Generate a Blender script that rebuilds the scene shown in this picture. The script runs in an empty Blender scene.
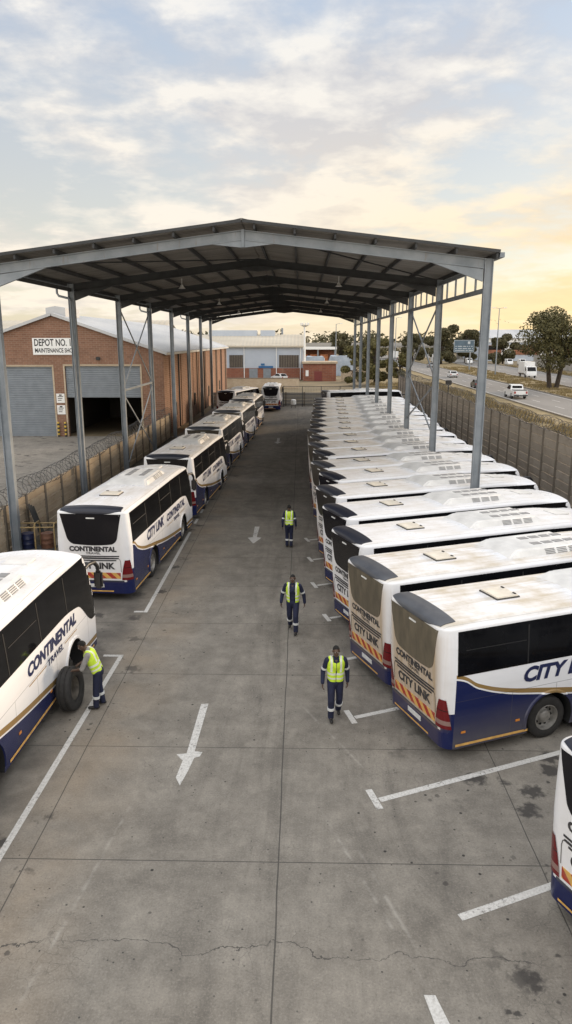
import bpy, bmesh, math, random
from mathutils import Vector, Matrix, noise
from mathutils.bvhtree import BVHTree
R = math.radians
random.seed(11)
S = bpy.context.scene
COL = S.collection

# ------------------------------------------------------------------ helpers
class MB:
    """collects geometry and links it as ONE mesh object"""
    def __init__(s): s.v = []; s.f = []; s.m = []
    def add(s, vs, fs, mi=0):
        n = len(s.v); s.v += [tuple(p) for p in vs]
        s.f += [tuple(n + i for i in f) for f in fs]; s.m += [mi] * len(fs)
    def box(s, x0, x1, y0, y1, z0, z1, mi=0, M=None):
        vs = [Vector(p) for p in ((x0,y0,z0),(x1,y0,z0),(x1,y1,z0),(x0,y1,z0),(x0,y0,z1),(x1,y0,z1),(x1,y1,z1),(x0,y1,z1))]
        if M: vs = [M @ p for p in vs]
        s.add(vs, [(0,3,2,1),(4,5,6,7),(0,1,5,4),(1,2,6,5),(2,3,7,6),(3,0,4,7)], mi)
    def bbox(s, x0, x1, y0, y1, z0, z1, b=0.02, mi=0, M=None):
        """box with chamfered edges"""
        bm = bmesh.new(); bmesh.ops.create_cube(bm, size=1)
        for v in bm.verts:
            v.co = Vector(((x0+x1)/2+v.co.x*(x1-x0), (y0+y1)/2+v.co.y*(y1-y0), (z0+z1)/2+v.co.z*(z1-z0)))
        bmesh.ops.bevel(bm, geom=bm.edges[:], offset=b, segments=2, affect='EDGES')
        s.bm(bm, mi, M)
    def bm(s, bm, mi=0, M=None):
        bm.verts.index_update()
        s.add([(M @ v.co) if M else v.co.copy() for v in bm.verts], [[v.index for v in f.verts] for f in bm.faces], mi); bm.free()
    def tube(s, pts, r, n=6, mi=0, caps=True):
        pts = [Vector(p) for p in pts]; rs = r if isinstance(r, (list, tuple)) else [r]*len(pts)
        vs = []; fs = []; ref = None
        for i, p in enumerate(pts):
            d = (pts[min(i+1, len(pts)-1)] - pts[max(i-1, 0)]).normalized()
            if ref is None: ref = Vector((0,0,1)) if abs(d.z) < .9 else Vector((1,0,0))
            u = d.cross(ref).normalized(); w = u.cross(d).normalized(); ref = w
            for k in range(n):
                a = 2*math.pi*k/n; vs.append(p + (u*math.cos(a) + w*math.sin(a))*rs[i])
        for i in range(len(pts)-1):
            for k in range(n):
                a = i*n+k; b = i*n+(k+1) % n; fs.append((a, b, b+n, a+n))
        if caps: fs.append(tuple(range(n))[::-1]); fs.append(tuple(range((len(pts)-1)*n, len(pts)*n)))
        s.add(vs, fs, mi)
    def bar(s, p0, p1, w, h, up=(0,0,1), mi=0):
        p0 = Vector(p0); p1 = Vector(p1); d = (p1-p0).normalized(); u = Vector(up)
        sd = d.cross(u).normalized(); u = sd.cross(d).normalized()
        vs = []
        for p in (p0, p1):
            for a, b in ((-1,-1),(1,-1),(1,1),(-1,1)): vs.append(p + sd*(a*w/2) + u*(b*h/2))
        s.add(vs, [(0,1,2,3),(7,6,5,4),(0,4,5,1),(1,5,6,2),(2,6,7,3),(3,7,4,0)], mi)
    def ibeam(s, p0, p1, w, h, up=(0,0,1), tf=.025, tw=.02):
        p0 = Vector(p0); p1 = Vector(p1); d = (p1-p0).normalized()
        sd = d.cross(Vector(up)).normalized(); u = sd.cross(d).normalized()
        pr = [(-w/2,-h/2),(w/2,-h/2),(w/2,-h/2+tf),(tw/2,-h/2+tf),(tw/2,h/2-tf),(w/2,h/2-tf),(w/2,h/2),(-w/2,h/2),(-w/2,h/2-tf),(-tw/2,h/2-tf),(-tw/2,-h/2+tf),(-w/2,-h/2+tf)]
        vs = [p + sd*a + u*b for p in (p0, p1) for a, b in pr]; n = 12
        fs = [(i, (i+1) % n, n+(i+1) % n, n+i) for i in range(n)]
        fs += [(0,1,2,3,10,11)[::-1], (3,4,9,10)[::-1], (4,5,6,7,8,9)[::-1]]
        fs += [tuple(n+i for i in (0,1,2,3,10,11)), tuple(n+i for i in (3,4,9,10)), tuple(n+i for i in (4,5,6,7,8,9))]
        s.add(vs, fs)
    def lathe(s, prof, n=28, mi=0, M=None, axis='x'):
        """prof: (radius, offset along axis)"""
        vs = []; fs = []
        for r, x in prof:
            for k in range(n):
                a = 2*math.pi*k/n
                p = Vector((x, r*math.cos(a), r*math.sin(a))) if axis == 'x' else Vector((r*math.cos(a), r*math.sin(a), x))
                vs.append(M @ p if M else p)
        for i in range(len(prof)-1):
            for k in range(n):
                a = i*n+k; b = i*n+(k+1) % n; fs.append((a, b, b+n, a+n))
        s.add(vs, fs, mi)
    def grid(s, rows, mi=0):
        n = len(rows[0]); vs = [p for r in rows for p in r]
        s.add(vs, [(i*n+k, i*n+k+1, (i+1)*n+k+1, (i+1)*n+k) for i in range(len(rows)-1) for k in range(n-1)], mi)
    def mesh(s, name, mats, smooth=None):
        me = bpy.data.meshes.new(name); me.from_pydata(s.v, [], s.f)
        for m in (mats if isinstance(mats, (list, tuple)) else [mats]): me.materials.append(m)
        me.polygons.foreach_set('material_index', s.m)
        bm = bmesh.new(); bm.from_mesh(me); bmesh.ops.recalc_face_normals(bm, faces=bm.faces[:]); bm.to_mesh(me); bm.free()
        if smooth is not None:
            me.polygons.foreach_set('use_smooth', [True]*len(me.polygons)); me.set_sharp_from_angle(angle=R(smooth))
        me.update(); return me
    def build(s, name, mats, parent=None, smooth=None, loc=None):
        return link(name, s.mesh(name, mats, smooth), parent, loc)

def link(name, data, parent=None, loc=None):
    o = bpy.data.objects.new(name, data); COL.objects.link(o)
    if parent: o.parent = parent
    if loc: o.location = loc
    return o
def tag(o, label=None, cat=None, group=None, kind=None):
    for k, v in (('label', label), ('category', cat), ('group', group), ('kind', kind)):
        if v: o[k] = v
    return o
def thing(name, label, cat, loc=(0,0,0), rz=0, group=None):
    o = bpy.data.objects.new(name, None); COL.objects.link(o); o.location = loc; o.rotation_euler = (0,0,rz)
    o.empty_display_size = .2
    return tag(o, label, cat, group)
def dup(root, loc, rz, label, group=None):
    def cp(o, par):
        c = o.copy(); COL.objects.link(c)
        if par: c.parent = par
        for ch in list(o.children): cp(ch, c)
        return c
    r = cp(root, None); r.location = loc; r.rotation_euler = (0,0,rz); r['label'] = label
    if group: r['group'] = group
    return r
def struct(o): o['kind'] = 'structure'; return o

# ------------------------------------------------------------------ materials
class NT:
    def __init__(s, name):
        s.m = bpy.data.materials.new(name); s.m.use_nodes = True; s.t = s.m.node_tree; s.t.nodes.clear()
        s.out = s.n('ShaderNodeOutputMaterial'); s.b = s.n('ShaderNodeBsdfPrincipled'); s.l(s.b.outputs[0], s.out.inputs[0])
    def n(s, ty, **kw):
        x = s.t.nodes.new(ty)
        for k, v in kw.items(): setattr(x, k, v)
        return x
    def l(s, a, b): s.t.links.new(a, b)
    def put(s, sock, v):
        if hasattr(v, 'is_linked') or isinstance(v, bpy.types.NodeSocket): s.l(v, sock)
        elif isinstance(v, (tuple, list)) and len(v) == 3 and sock.type == 'RGBA': sock.default_value = (*v, 1)
        else: sock.default_value = v
    def math(s, op, a, b=0.0, c=0.0):
        x = s.n('ShaderNodeMath', operation=op)
        s.put(x.inputs[0], a); s.put(x.inputs[1], b); s.put(x.inputs[2], c); return x.outputs[0]
    def mix(s, f, a, b, bt='MIX'):
        x = s.n('ShaderNodeMix', data_type='RGBA', blend_type=bt)
        s.put(x.inputs[0], f); s.put(x.inputs[6], a); s.put(x.inputs[7], b); return x.outputs[2]
    def coord(s, which='Object', scale=None):
        c = s.n('ShaderNodeTexCoord').outputs[which]
        if scale:
            mp = s.n('ShaderNodeMapping'); s.l(c, mp.inputs[0]); mp.inputs['Scale'].default_value = scale; c = mp.outputs[0]
        return c
    def noise(s, vec, scale, detail=4, rough=.55, dist=0.0):
        x = s.n('ShaderNodeTexNoise'); s.l(vec, x.inputs['Vector']); x.inputs['Scale'].default_value = scale
        x.inputs['Detail'].default_value = detail; x.inputs['Roughness'].default_value = rough; x.inputs['Distortion'].default_value = dist
        return x.outputs[0]
    def voro(s, vec, scale, feature='F1', out=0, rnd=1.0):
        x = s.n('ShaderNodeTexVoronoi', feature=feature); s.l(vec, x.inputs['Vector']); x.inputs['Scale'].default_value = scale
        x.inputs['Randomness'].default_value = rnd
        return x.outputs[out]
    def ramp(s, f, a, b, lo=0.0, hi=1.0):
        x = s.n('ShaderNodeMapRange'); x.clamp = True; s.put(x.inputs[0], f)
        for i, v in enumerate((a, b, lo, hi)): x.inputs[i+1].default_value = v
        return x.outputs[0]
    def sep(s, v):
        x = s.n('ShaderNodeSeparateXYZ'); s.l(v, x.inputs[0]); return x.outputs
    def comb(s, x=0.0, y=0.0, z=0.0):
        c = s.n('ShaderNodeCombineXYZ'); s.put(c.inputs[0], x); s.put(c.inputs[1], y); s.put(c.inputs[2], z); return c.outputs[0]
    def bump(s, h, st=.3, d=.02):
        x = s.n('ShaderNodeBump'); s.put(x.inputs['Height'], h); x.inputs['Strength'].default_value = st; x.inputs['Distance'].default_value = d
        s.l(x.outputs[0], s.b.inputs['Normal'])
    def set(s, col=None, rough=None, metal=None, spec=None):
        if col is not None: s.put(s.b.inputs['Base Color'], col)
        if rough is not None: s.put(s.b.inputs['Roughness'], rough)
        if metal is not None: s.put(s.b.inputs['Metallic'], metal)
        if spec is not None: s.put(s.b.inputs['Specular IOR Level'], spec)
        return s.m

def simple(name, col, rough=.6, metal=0.0, var=.15, scale=6.0, spec=.5):
    t = NT(name); nz = t.noise(t.coord(), scale, 5)
    c = t.mix(t.ramp(nz, .3, .7), tuple(x*(1-var) for x in col), tuple(min(1, x*(1+var)) for x in col))
    return t.set(c, rough, metal, spec)
M = {}
M['black'] = simple('black_plastic', (.012,.012,.013), .45)
M['rubber'] = simple('rubber', (.018,.017,.016), .8, var=.35, scale=9)
M['rim'] = simple('rim_metal', (.30,.29,.27), .45, .6, .3, 8)
M['dark'] = simple('dark_void', (.006,.006,.006), .9)
M['chrome'] = simple('plate_white', (.6,.6,.58), .5)
M['gold'] = simple('gold_line', (.33,.2,.07), .5)
M['orange'] = simple('amber_lens', (.6,.22,.03), .35)
M['yellowstrip'] = simple('reflective_tape', (.62,.36,.10), .5, var=.3)
M['navy_text'] = simple('navy_lettering', (.012,.018,.07), .4)
M['grey_text'] = simple('grey_lettering', (.035,.033,.035), .5, var=.4, scale=12)
M['capgrey'] = simple('rear_cap_paint', (.045,.05,.062), .35, var=.25)
M['ac'] = simple('unit_white', (.62,.61,.585), .5, var=.14, scale=2)
M['grille'] = simple('unit_grille', (.22,.22,.22), .6)
M['fan'] = simple('fan_black', (.03,.03,.03), .6)
M['hatch'] = simple('hatch_plate', (.60,.555,.47), .6, var=.14, scale=3)
M['hatchedge'] = simple('hatch_seal', (.05,.045,.04), .8)

def mat_glass(name, col, rough=.08):
    t = NT(name); nz = t.noise(t.coord(), 1.3, 3)
    return t.set(t.mix(t.ramp(nz, .35, .7), col, tuple(c*1.8 for c in col)), rough, 0, .16)
M['glass'] = mat_glass('tinted_glass', (.004,.0042,.005))
def mat_rearglass():
    t = NT('rear_glass'); a = t.n('ShaderNodeAttribute', attribute_type='OBJECT', attribute_name='dirt')
    c = t.coord('Object', (4, 4, 1.2)); nz = t.ramp(t.noise(c, 1.6, 5), .2, .75)
    f = t.math('MULTIPLY', t.math('MULTIPLY', t.math('POWER', a.outputs['Fac'], 2.0), .5), t.math('ADD', nz, .9))
    return t.set(t.mix(f, (.006,.006,.009), (.155,.13,.090)), t.math('ADD', .12, t.math('MULTIPLY', a.outputs['Fac'], .4)), 0, .3)
M['rearglass'] = mat_rearglass()

def mat_bus():
    t = NT('coach_paint'); c = t.coord(); x, y, z = t.sep(c)
    ax = t.math('ABSOLUTE', x)
    fc = t.n('ShaderNodeFloatCurve'); cv = fc.mapping.curves[0]
    pts = [(.05,1.80),(.27,1.78),(.8,1.50),(1.5,1.27),(2.4,1.10),(3.2,.96),(4.2,.80),(5.2,.68),(6.2,.58),(7.4,.48),(9.3,.40)]
    cv.points[0].location = (0, 1.80/2); cv.points[1].location = (1, .40/2)
    for py, pz in pts[:-1]: cv.points.new(py/9.3, pz/2)
    fc.mapping.update()
    t.put(fc.inputs['Value'], t.math('DIVIDE', y, 9.3))
    f = t.math('MULTIPLY', fc.outputs[0], 2.0)
    side = t.math('GREATER_THAN', y, .245)
    rearf = t.math('ADD', .66, t.math('MULTIPLY', t.math('GREATER_THAN', ax, .98), .40))
    lim = t.math('ADD', t.math('MULTIPLY', side, f), t.math('MULTIPLY', t.math('SUBTRACT', 1.0, side), rearf))
    blue = t.math('LESS_THAN', z, lim)
    g0 = t.math('ADD', f, .035); g1 = t.math('ADD', f, t.ramp(y, .25, 3.0, .11, .155))
    gold = t.math('MULTIPLY', t.math('MULTIPLY', t.math('GREATER_THAN', z, g0), t.math('LESS_THAN', z, g1)), side)
    n1 = t.noise(c, .8, 6, .6); n2 = t.noise(t.coord('Object', (2.5,.25,2.5)), 2.0, 5); n3 = t.noise(c, 11, 4)
    at = t.n('ShaderNodeAttribute', attribute_type='OBJECT', attribute_name='dirt').outputs['Fac']
    white = (.75,.755,.77)
    # roof dust
    roof = t.ramp(z, 2.84, 2.90); rn = t.math('MULTIPLY', t.ramp(t.math('ADD', t.math('MULTIPLY', n1, .6), t.math('MULTIPLY', n2, .4)), .40, .60), roof)
    rd = t.math('MULTIPLY', rn, t.math('ADD', .28, t.math('MULTIPLY', at, .7)))
    base = t.mix(rd, white, (.44,.385,.295))
    base = t.mix(t.math('MULTIPLY', t.ramp(n3, .55, .75), t.math('MULTIPLY', roof, .25)), base, (.34,.28,.20))
    # roof seams
    sm = t.math('LESS_THAN', t.math('ABSOLUTE', t.math('SUBTRACT', ax, 1.0)), .006)
    base = t.mix(t.math('MULTIPLY', sm, t.math('MULTIPLY', roof, .6)), base, (.2,.19,.17))
    col = t.mix(blue, base, (.006,.012,.068)); col = t.mix(gold, col, (.26,.165,.06))
    # panel joints on the flanks
    pj = t.math('LESS_THAN', t.math('ABSOLUTE', t.math('SUBTRACT', t.math('FRACT', t.math('DIVIDE', t.math('ADD', y, .05), 1.12)), .5)), .006)
    pj = t.math('MULTIPLY', t.math('MULTIPLY', pj, t.math('LESS_THAN', z, 1.30)), t.math('GREATER_THAN', ax, 1.10))
    pj = t.math('MULTIPLY', pj, t.math('GREATER_THAN', y, .7))
    hl = t.math('MULTIPLY', t.math('LESS_THAN', t.math('ABSOLUTE', t.math('SUBTRACT', z, 1.31)), .006), t.math('MULTIPLY', t.math('GREATER_THAN', ax, 1.10), side))
    col = t.mix(t.math('MULTIPLY', t.math('MAXIMUM', pj, hl), .55), col, (.05,.05,.06))
    # rear-face dust, streaked downwards
    rear = t.math('MULTIPLY', t.ramp(y, .24, .04), t.math('MULTIPLY', t.ramp(z, 2.85, 2.6), t.ramp(z, .60, .72, .12, 1.0)))
    st = t.noise(t.coord('Object', (7,7,.5)), 1.5, 5)
    edge = t.ramp(ax, 1.05, .82)
    rf = t.math('MULTIPLY', t.math('MULTIPLY', rear, at), t.math('ADD', t.math('MULTIPLY', t.ramp(st, .25, .75), .25), t.math('MULTIPLY', edge, .72)))
    low = t.math('MULTIPLY', t.math('MULTIPLY', t.ramp(z, 1.15, .45), side), t.math('ADD', .18, t.math('MULTIPLY', n1, .75)))
    low = t.math('MULTIPLY', low, t.math('ADD', .08, t.math('MULTIPLY', at, .8)))
    col = t.mix(rf, col, (.37,.268,.160)); col = t.mix(low, col, (.13,.12,.11))
    grime = t.math('MULTIPLY', t.math('SUBTRACT', 1.0, t.math('MULTIPLY', blue, .8)), t.math('MULTIPLY', t.ramp(n2, .50, .85), .16))
    col = t.mix(grime, col, (.325,.297,.25))
    t.set(col, t.math('ADD', .26, t.math('MULTIPLY', t.math('MAXIMUM', rf, rd), .5)), 0, .35)
    return t.m
M['bus'] = mat_bus()
def mat_chevron():
    t = NT('hazard_chevron'); c = t.coord(); x, y, z = t.sep(c)
    ax = t.math('ABSOLUTE', x)
    s_ = t.math('FRACT', t.math('MULTIPLY', t.math('ADD', x, t.math('MULTIPLY', z, 1.0)), 3.1))
    n = t.noise(c, 9, 4)
    col = t.mix(t.math('GREATER_THAN', s_, .5), (.33,.03,.018), (.60,.35,.09))
    return t.set(t.mix(t.ramp(n, .5, .85, 0, .6), col, (.3,.22,.14)), .5)
def mat_cap():
    t = NT('rear_cap_paint_dusty'); at = t.n('ShaderNodeAttribute', attribute_type='OBJECT', attribute_name='dirt').outputs['Fac']; n = t.noise(t.coord(), 2.5, 5)
    f = t.math('MULTIPLY', t.math('POWER', at, 1.5), t.math('ADD', .35, n))
    return t.set(t.mix(f, (.010,.012,.022), (.085,.09,.10)), .4, 0, .4)
M['cappaint'] = mat_cap()
M['chevron'] = mat_chevron()
def mat_tail():
    t = NT('tail_lens'); c = t.coord(); x, y, z = t.sep(c)
    col = t.mix(t.math('MULTIPLY', t.math('LESS_THAN', z, .90), t.math('GREATER_THAN', z, .80)), (.13,.006,.009), (.24,.15,.13))
    col = t.mix(t.math('LESS_THAN', t.math('ABSOLUTE', t.math('SUBTRACT', z, 1.12)), .01), col, (.03,.004,.004))
    return t.set(col, .18)
M['tail'] = mat_tail()

def mat_concrete():
    t = NT('yard_concrete'); c = t.coord(); x, y, z = t.sep(c)
    big = t.noise(c, .22, 5, .6); mid = t.noise(c, 1.5, 10, .78); fine = t.noise(c, 30, 6, .8); blot = t.noise(c, .55, 6, .6, .6)
    col = t.mix(t.ramp(big, .3, .7), (.128,.116,.098), (.204,.186,.158))
    col = t.mix(t.ramp(mid, .42, .70, 0, .62), col, (.325,.297,.25))
    col = t.mix(t.ramp(blot, .54, .76, 0, .5), col, (.070,.062,.052))
    # warm dusty bands where the coaches stand
    wb = t.math('MULTIPLY', t.ramp(t.math('ABSOLUTE', t.math('ADD', x, 4.2)), 1.4, .1), t.ramp(t.noise(c, .5, 4), .35, .65, 0, .5))
    col = t.mix(wb, col, (.28,.215,.145))
    # long tyre smears along the lane
    sm = t.noise(t.coord('Object', (1.1,.16,1)), 1.0, 8, .72, 1.2)
    lane = t.math('MULTIPLY', t.ramp(t.math('ABSOLUTE', t.math('SUBTRACT', x, .6)), 3.6, 1.8), t.ramp(sm, .46, .74, 0, .6))
    col = t.mix(lane, col, (.060,.054,.047))
    # aggregate speckle and pits
    col = t.mix(t.ramp(fine, .52, .72, 0, .38), col, (.46,.42,.36))
    col = t.mix(t.ramp(fine, .46, .32, 0, .6), col, (.06,.055,.05))
    pit = t.voro(c, 2.3); pn = t.ramp(t.noise(c, 1.6, 2), .36, .46)
    col = t.mix(t.math('MULTIPLY', t.ramp(pit, .075, .045), pn), col, (.03,.027,.025))
    pit2 = t.voro(c, 5.5); col = t.mix(t.math('MULTIPLY', t.ramp(pit2, .10, .06), t.ramp(t.noise(c, 1.4, 3), .44, .54)), col, (.05,.046,.042))
    # map cracking, only in patches
    wv = t.n('ShaderNodeVectorMath', operation='ADD'); t.l(c, wv.inputs[0])
    ws = t.n('ShaderNodeVectorMath', operation='SCALE'); ws.inputs['Scale'].default_value = .5
    nn = t.n('ShaderNodeTexNoise'); nn.inputs['Scale'].default_value = 1.6; nn.inputs['Detail'].default_value = 5; t.l(c, nn.inputs['Vector'])
    t.l(nn.outputs[1], ws.inputs[0]); t.l(ws.outputs[0], wv.inputs[1])
    ck = t.voro(wv.outputs[0], 4.5, 'DISTANCE_TO_EDGE')
    cm = t.ramp(t.noise(c, .45, 3), .5, .62)
    col = t.mix(t.math('MULTIPLY', t.ramp(ck, .02, .004, 0, .5), cm), col, (.05,.047,.043))
    # oil drips under and behind the coaches
    op = t.voro(c, 1.0); on = t.ramp(t.noise(c, 6, 3), .3, .7, -.1, .12)
    oz = t.math('MULTIPLY', t.ramp(t.math('ADD', op, on), .27, .16), t.ramp(t.math('ABSOLUTE', t.math('SUBTRACT', x, -.9)), 2.6, 3.8))
    oz = t.math('MULTIPLY', oz, t.ramp(t.noise(c, .33, 2), .40, .50))
    col = t.mix(t.math('MULTIPLY', oz, .85), col, (.035,.032,.030))
    dp = t.voro(c, 3.3); dz_ = t.math('MULTIPLY', t.ramp(t.math('ADD', dp, on), .17, .09), t.ramp(t.noise(c, .45, 2), .50, .58))
    dz_ = t.math('MULTIPLY', dz_, t.ramp(t.math('ABSOLUTE', t.math('SUBTRACT', x, -.9)), 2.2, 3.4))
    col = t.mix(t.math('MULTIPLY', dz_, .85), col, (.035,.032,.030))
    # pale curved scuffs left by a turning coach
    for a0, k0, y0, y1 in ((.72, .36, 7.6, 11.4), (.95, .33, 7.9, 10.6), (-3.2, -.12, 7.0, 12.0), (2.4, .5, 12.0, 15.5)):
        sx = t.math('SUBTRACT', x, t.math('ADD', a0, t.math('MULTIPLY', t.math('SUBTRACT', y, 10.5), -k0)))
        sc = t.math('MULTIPLY', t.ramp(t.math('ABSOLUTE', t.math('ADD', sx, t.math('MULTIPLY', t.math('SUBTRACT', mid, .5), .12))), .045, .0), t.math('MULTIPLY', t.ramp(y, y0, y0+1), t.ramp(y, y1, y1-1)))
        col = t.mix(t.math('MULTIPLY', sc, t.ramp(t.noise(c, 3, 5), .42, .62, 0, .5)), col, (.36,.34,.30))
    gm = t.math('MULTIPLY', t.math('MULTIPLY', t.ramp(x, -4.7, -5.3), t.math('GREATER_THAN', x, -11.4)), t.ramp(t.noise(c, .9, 5), .30, .6, 0, .75)); col = t.mix(gm, col, (.075,.068,.060))
    # expansion joints between the cast slabs
    def near(v, p, w): return t.math('LESS_THAN', t.math('ABSOLUTE', t.math('SUBTRACT', v, p)), w)
    wx = t.math('ADD', x, t.math('MULTIPLY', t.math('SUBTRACT', t.noise(c, .5, 2), .5), .05))
    j = near(wx, -.33, .012)
    for p in (-4.45, 3.93, -9.2): j = t.math('MAXIMUM', j, near(wx, p, .010))
    yy = t.math('FRACT', t.math('DIVIDE', t.math('SUBTRACT', y, 10.02-3.36/2), 3.36))
    j = t.math('MAXIMUM', j, t.math('LESS_THAN', t.math('ABSOLUTE', t.math('SUBTRACT', yy, .5)), .0030))
    col = t.mix(t.math('MULTIPLY', j, .8), col, (.045,.042,.038))
    # one wandering crack across the near slab
    cw = t.math('ADD', y, t.math('ADD', t.math('MULTIPLY', t.math('SUBTRACT', t.noise(c, 1.0, 6, .6), .5), 1.0), t.math('MULTIPLY', x, .04)))
    cr = t.math('MULTIPLY', near(cw, 8.25, .009), t.ramp(x, 3.6, 3.0))
    col = t.mix(t.math('MULTIPLY', cr, t.ramp(t.noise(c, 1.3, 3), .30, .48, .15, .85)), col, (.05,.046,.042))
    t.set(col, t.ramp(fine, .3, .7, .72, .92), 0, .35)
    t.bump(t.math('SUBTRACT', t.math('ADD', t.math('MULTIPLY', fine, .5), mid), t.math('MULTIPLY', j, 3.0)), .35, .012)
    return t.m
M['concrete'] = mat_concrete()
def mat_paintmark(name='worn_road_paint', sh=0.0):
    t = NT(name); c = t.coord('Object')
    g = t.n('ShaderNodeNewGeometry').outputs['Position']
    n = t.noise(g, 11, 8, .8); n2 = t.noise(g, 1.0, 3)
    wear = t.ramp(t.math('ADD', n, t.math('MULTIPLY', n2, .35)), .86+sh, .72+sh)
    wear = t.math('MAXIMUM', wear, 0.0)
    t.set(t.mix(t.ramp(t.noise(g, 25, 3), .4, .7), (.55,.54,.51), (.40,.385,.355)), .75)
    tr = t.n('ShaderNodeBsdfTransparent'); mx = t.n('ShaderNodeMixShader')
    t.put(mx.inputs[0], t.ramp(wear, 0, 1, .12, 1.0)); t.l(tr.outputs[0], mx.inputs[1]); t.l(t.b.outputs[0], mx.inputs[2]); t.l(mx.outputs[0], t.out.inputs[0])
    return t.m
M['mark'] = mat_paintmark(); M['mark_worn'] = mat_paintmark('very_worn_road_paint', -.03)
def mat_noise(name, a, b, scale, rough=.9, sc3=None, bump=0):
    t = NT(name); c = t.coord('Object', sc3); n = t.noise(c, scale, 8, .65)
    t.set(t.mix(t.ramp(n, .32, .68), a, b), rough, 0, .3)
    if bump: t.bump(n, bump, .05)
    return t.m
M['earth'] = mat_noise('dry_earth', (.13,.105,.062), (.23,.18,.11), .12)
M['verge'] = mat_noise('dry_verge', (.15,.115,.055), (.26,.20,.105), .35)
M['asphalt'] = mat_noise('highway_asphalt', (.14,.135,.128), (.20,.192,.18), .2, .85, (1,.15,1))
def mat_steel():
    t = NT('weathered_grey_steel'); g = t.n('ShaderNodeNewGeometry').outputs['Position']; n = t.noise(g, 1.6, 6, .65)
    mp = t.n('ShaderNodeMapping'); mp.inputs['Scale'].default_value = (5, 5, .5); t.l(g, mp.inputs[0]); st = t.noise(mp.outputs[0], 1.5, 6, .7)
    col = t.mix(t.ramp(n, .3, .7), (.145,.17,.195), (.235,.26,.285)); col = t.mix(t.ramp(st, .60, .78, 0, .7), col, (.15,.085,.05))
    return t.set(col, .5, .1)
M['steel'] = mat_steel()
M['steel_d'] = simple('dark_grey_and_canopy_shade', (.038,.040,.042), .8, .0, .25, 2.0)  # dark grey; on the canopy's inner steel it stands in for underside shade
def mat_roof():
    t = NT('roof_sheeting'); c = t.coord('Object'); n = t.noise(t.coord('Object', (.3,2,1)), 1.4, 6)
    return t.set(t.mix(t.ramp(n, .3, .75), (.15,.14,.125), (.27,.25,.22)), .55, .25)
M['roof'] = mat_roof()
def mat_brick(name, a, b, mortar, sx=1.0):
    t = NT(name); c = t.coord(); x, y, z = t.sep(c)
    v = t.comb(t.math('ADD', x, y), z, 0.0)
    br = t.n('ShaderNodeTexBrick'); t.l(v, br.inputs['Vector']); br.inputs['Scale'].default_value = 1
    br.inputs['Brick Width'].default_value = .46*sx; br.inputs['Row Height'].default_value = .17*sx; br.inputs['Mortar Size'].default_value = .014*sx
    br.inputs['Color1'].default_value = (*a, 1); br.inputs['Color2'].default_value = (*b, 1); br.inputs['Mortar'].default_value = (*mortar, 1); br.inputs['Bias'].default_value = -.1
    n = t.noise(c, .5, 6, .65); n2 = t.noise(t.coord('Object', (1,1,.15)), 1.2, 4)
    col = t.mix(t.ramp(n, .35, .7, 0, .5), br.outputs[0], tuple(q*.55 for q in a)); col = t.mix(t.ramp(n2, .55, .8, 0, .4), col, (.32,.22,.15))
    t.set(col, .88, 0, .25); t.bump(br.outputs[1], -.3, .02); return t.m
M['brick'] = mat_brick('red_brick', (.255,.135,.088), (.18,.096,.064), (.30,.235,.18))
M['brick2'] = mat_brick('far_brick', (.27,.10,.06), (.20,.075,.05), (.22,.16,.12), 2)
M['clad'] = mat_noise('pale_blue_cladding', (.36,.40,.46), (.42,.46,.51), .3, .6)
M['tinroof'] = mat_noise('weathered_tin', (.36,.37,.38), (.50,.50,.49), .25, .5, (1,.2,1))
M['tinroof_tan'] = mat_noise('sandy_tin', (.40,.35,.27), (.52,.47,.38), .2, .6, (.3,1,1))
M['shutter'] = simple('shutter_grey', (.20,.225,.25), .5, .2, .12, 1.5)
M['white'] = simple('white_board', (.72,.72,.70), .5, var=.06)
M['blacktext'] = simple('black_lettering', (.015,.015,.016), .6)
def mat_precast(name, a, b, st):
    t = NT(name); g = t.n('ShaderNodeNewGeometry').outputs['Position']
    oi = t.n('ShaderNodeNewGeometry').outputs['Random Per Island']
    n = t.noise(g, .9, 7, .7); mp = t.n('ShaderNodeMapping'); mp.inputs['Scale'].default_value = (1.5,1.5,6); t.l(g, mp.inputs[0])
    n2 = t.noise(mp.outputs[0], 1.2, 5); z = t.sep(g)[2]
    col = t.mix(t.ramp(n, .3, .7), a, b); col = t.mix(t.ramp(n2, .5, .75, 0, .55), col, st)
    col = t.mix(t.math('MULTIPLY', oi, .55), col, tuple(q*.6 for q in a))
    t.set(col, .9, 0, .25); t.bump(n, .3, .02); return t.m
M['precast'] = mat_precast('tan_precast', (.44,.345,.24), (.58,.49,.37), (.28,.195,.125))
M['precast_r'] = mat_precast('brown_precast', (.33,.285,.235), (.44,.39,.33), (.22,.18,.14))
M['precast_post'] = simple('concrete_post', (.17,.145,.115), .9, 0, .25, 3)
M['wire'] = simple('razor_wire_steel', (.07,.07,.07), .6, .4)
M['wallgrey'] = mat_noise('grey_block_wall', (.24,.225,.20), (.34,.32,.29), .4)
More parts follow.
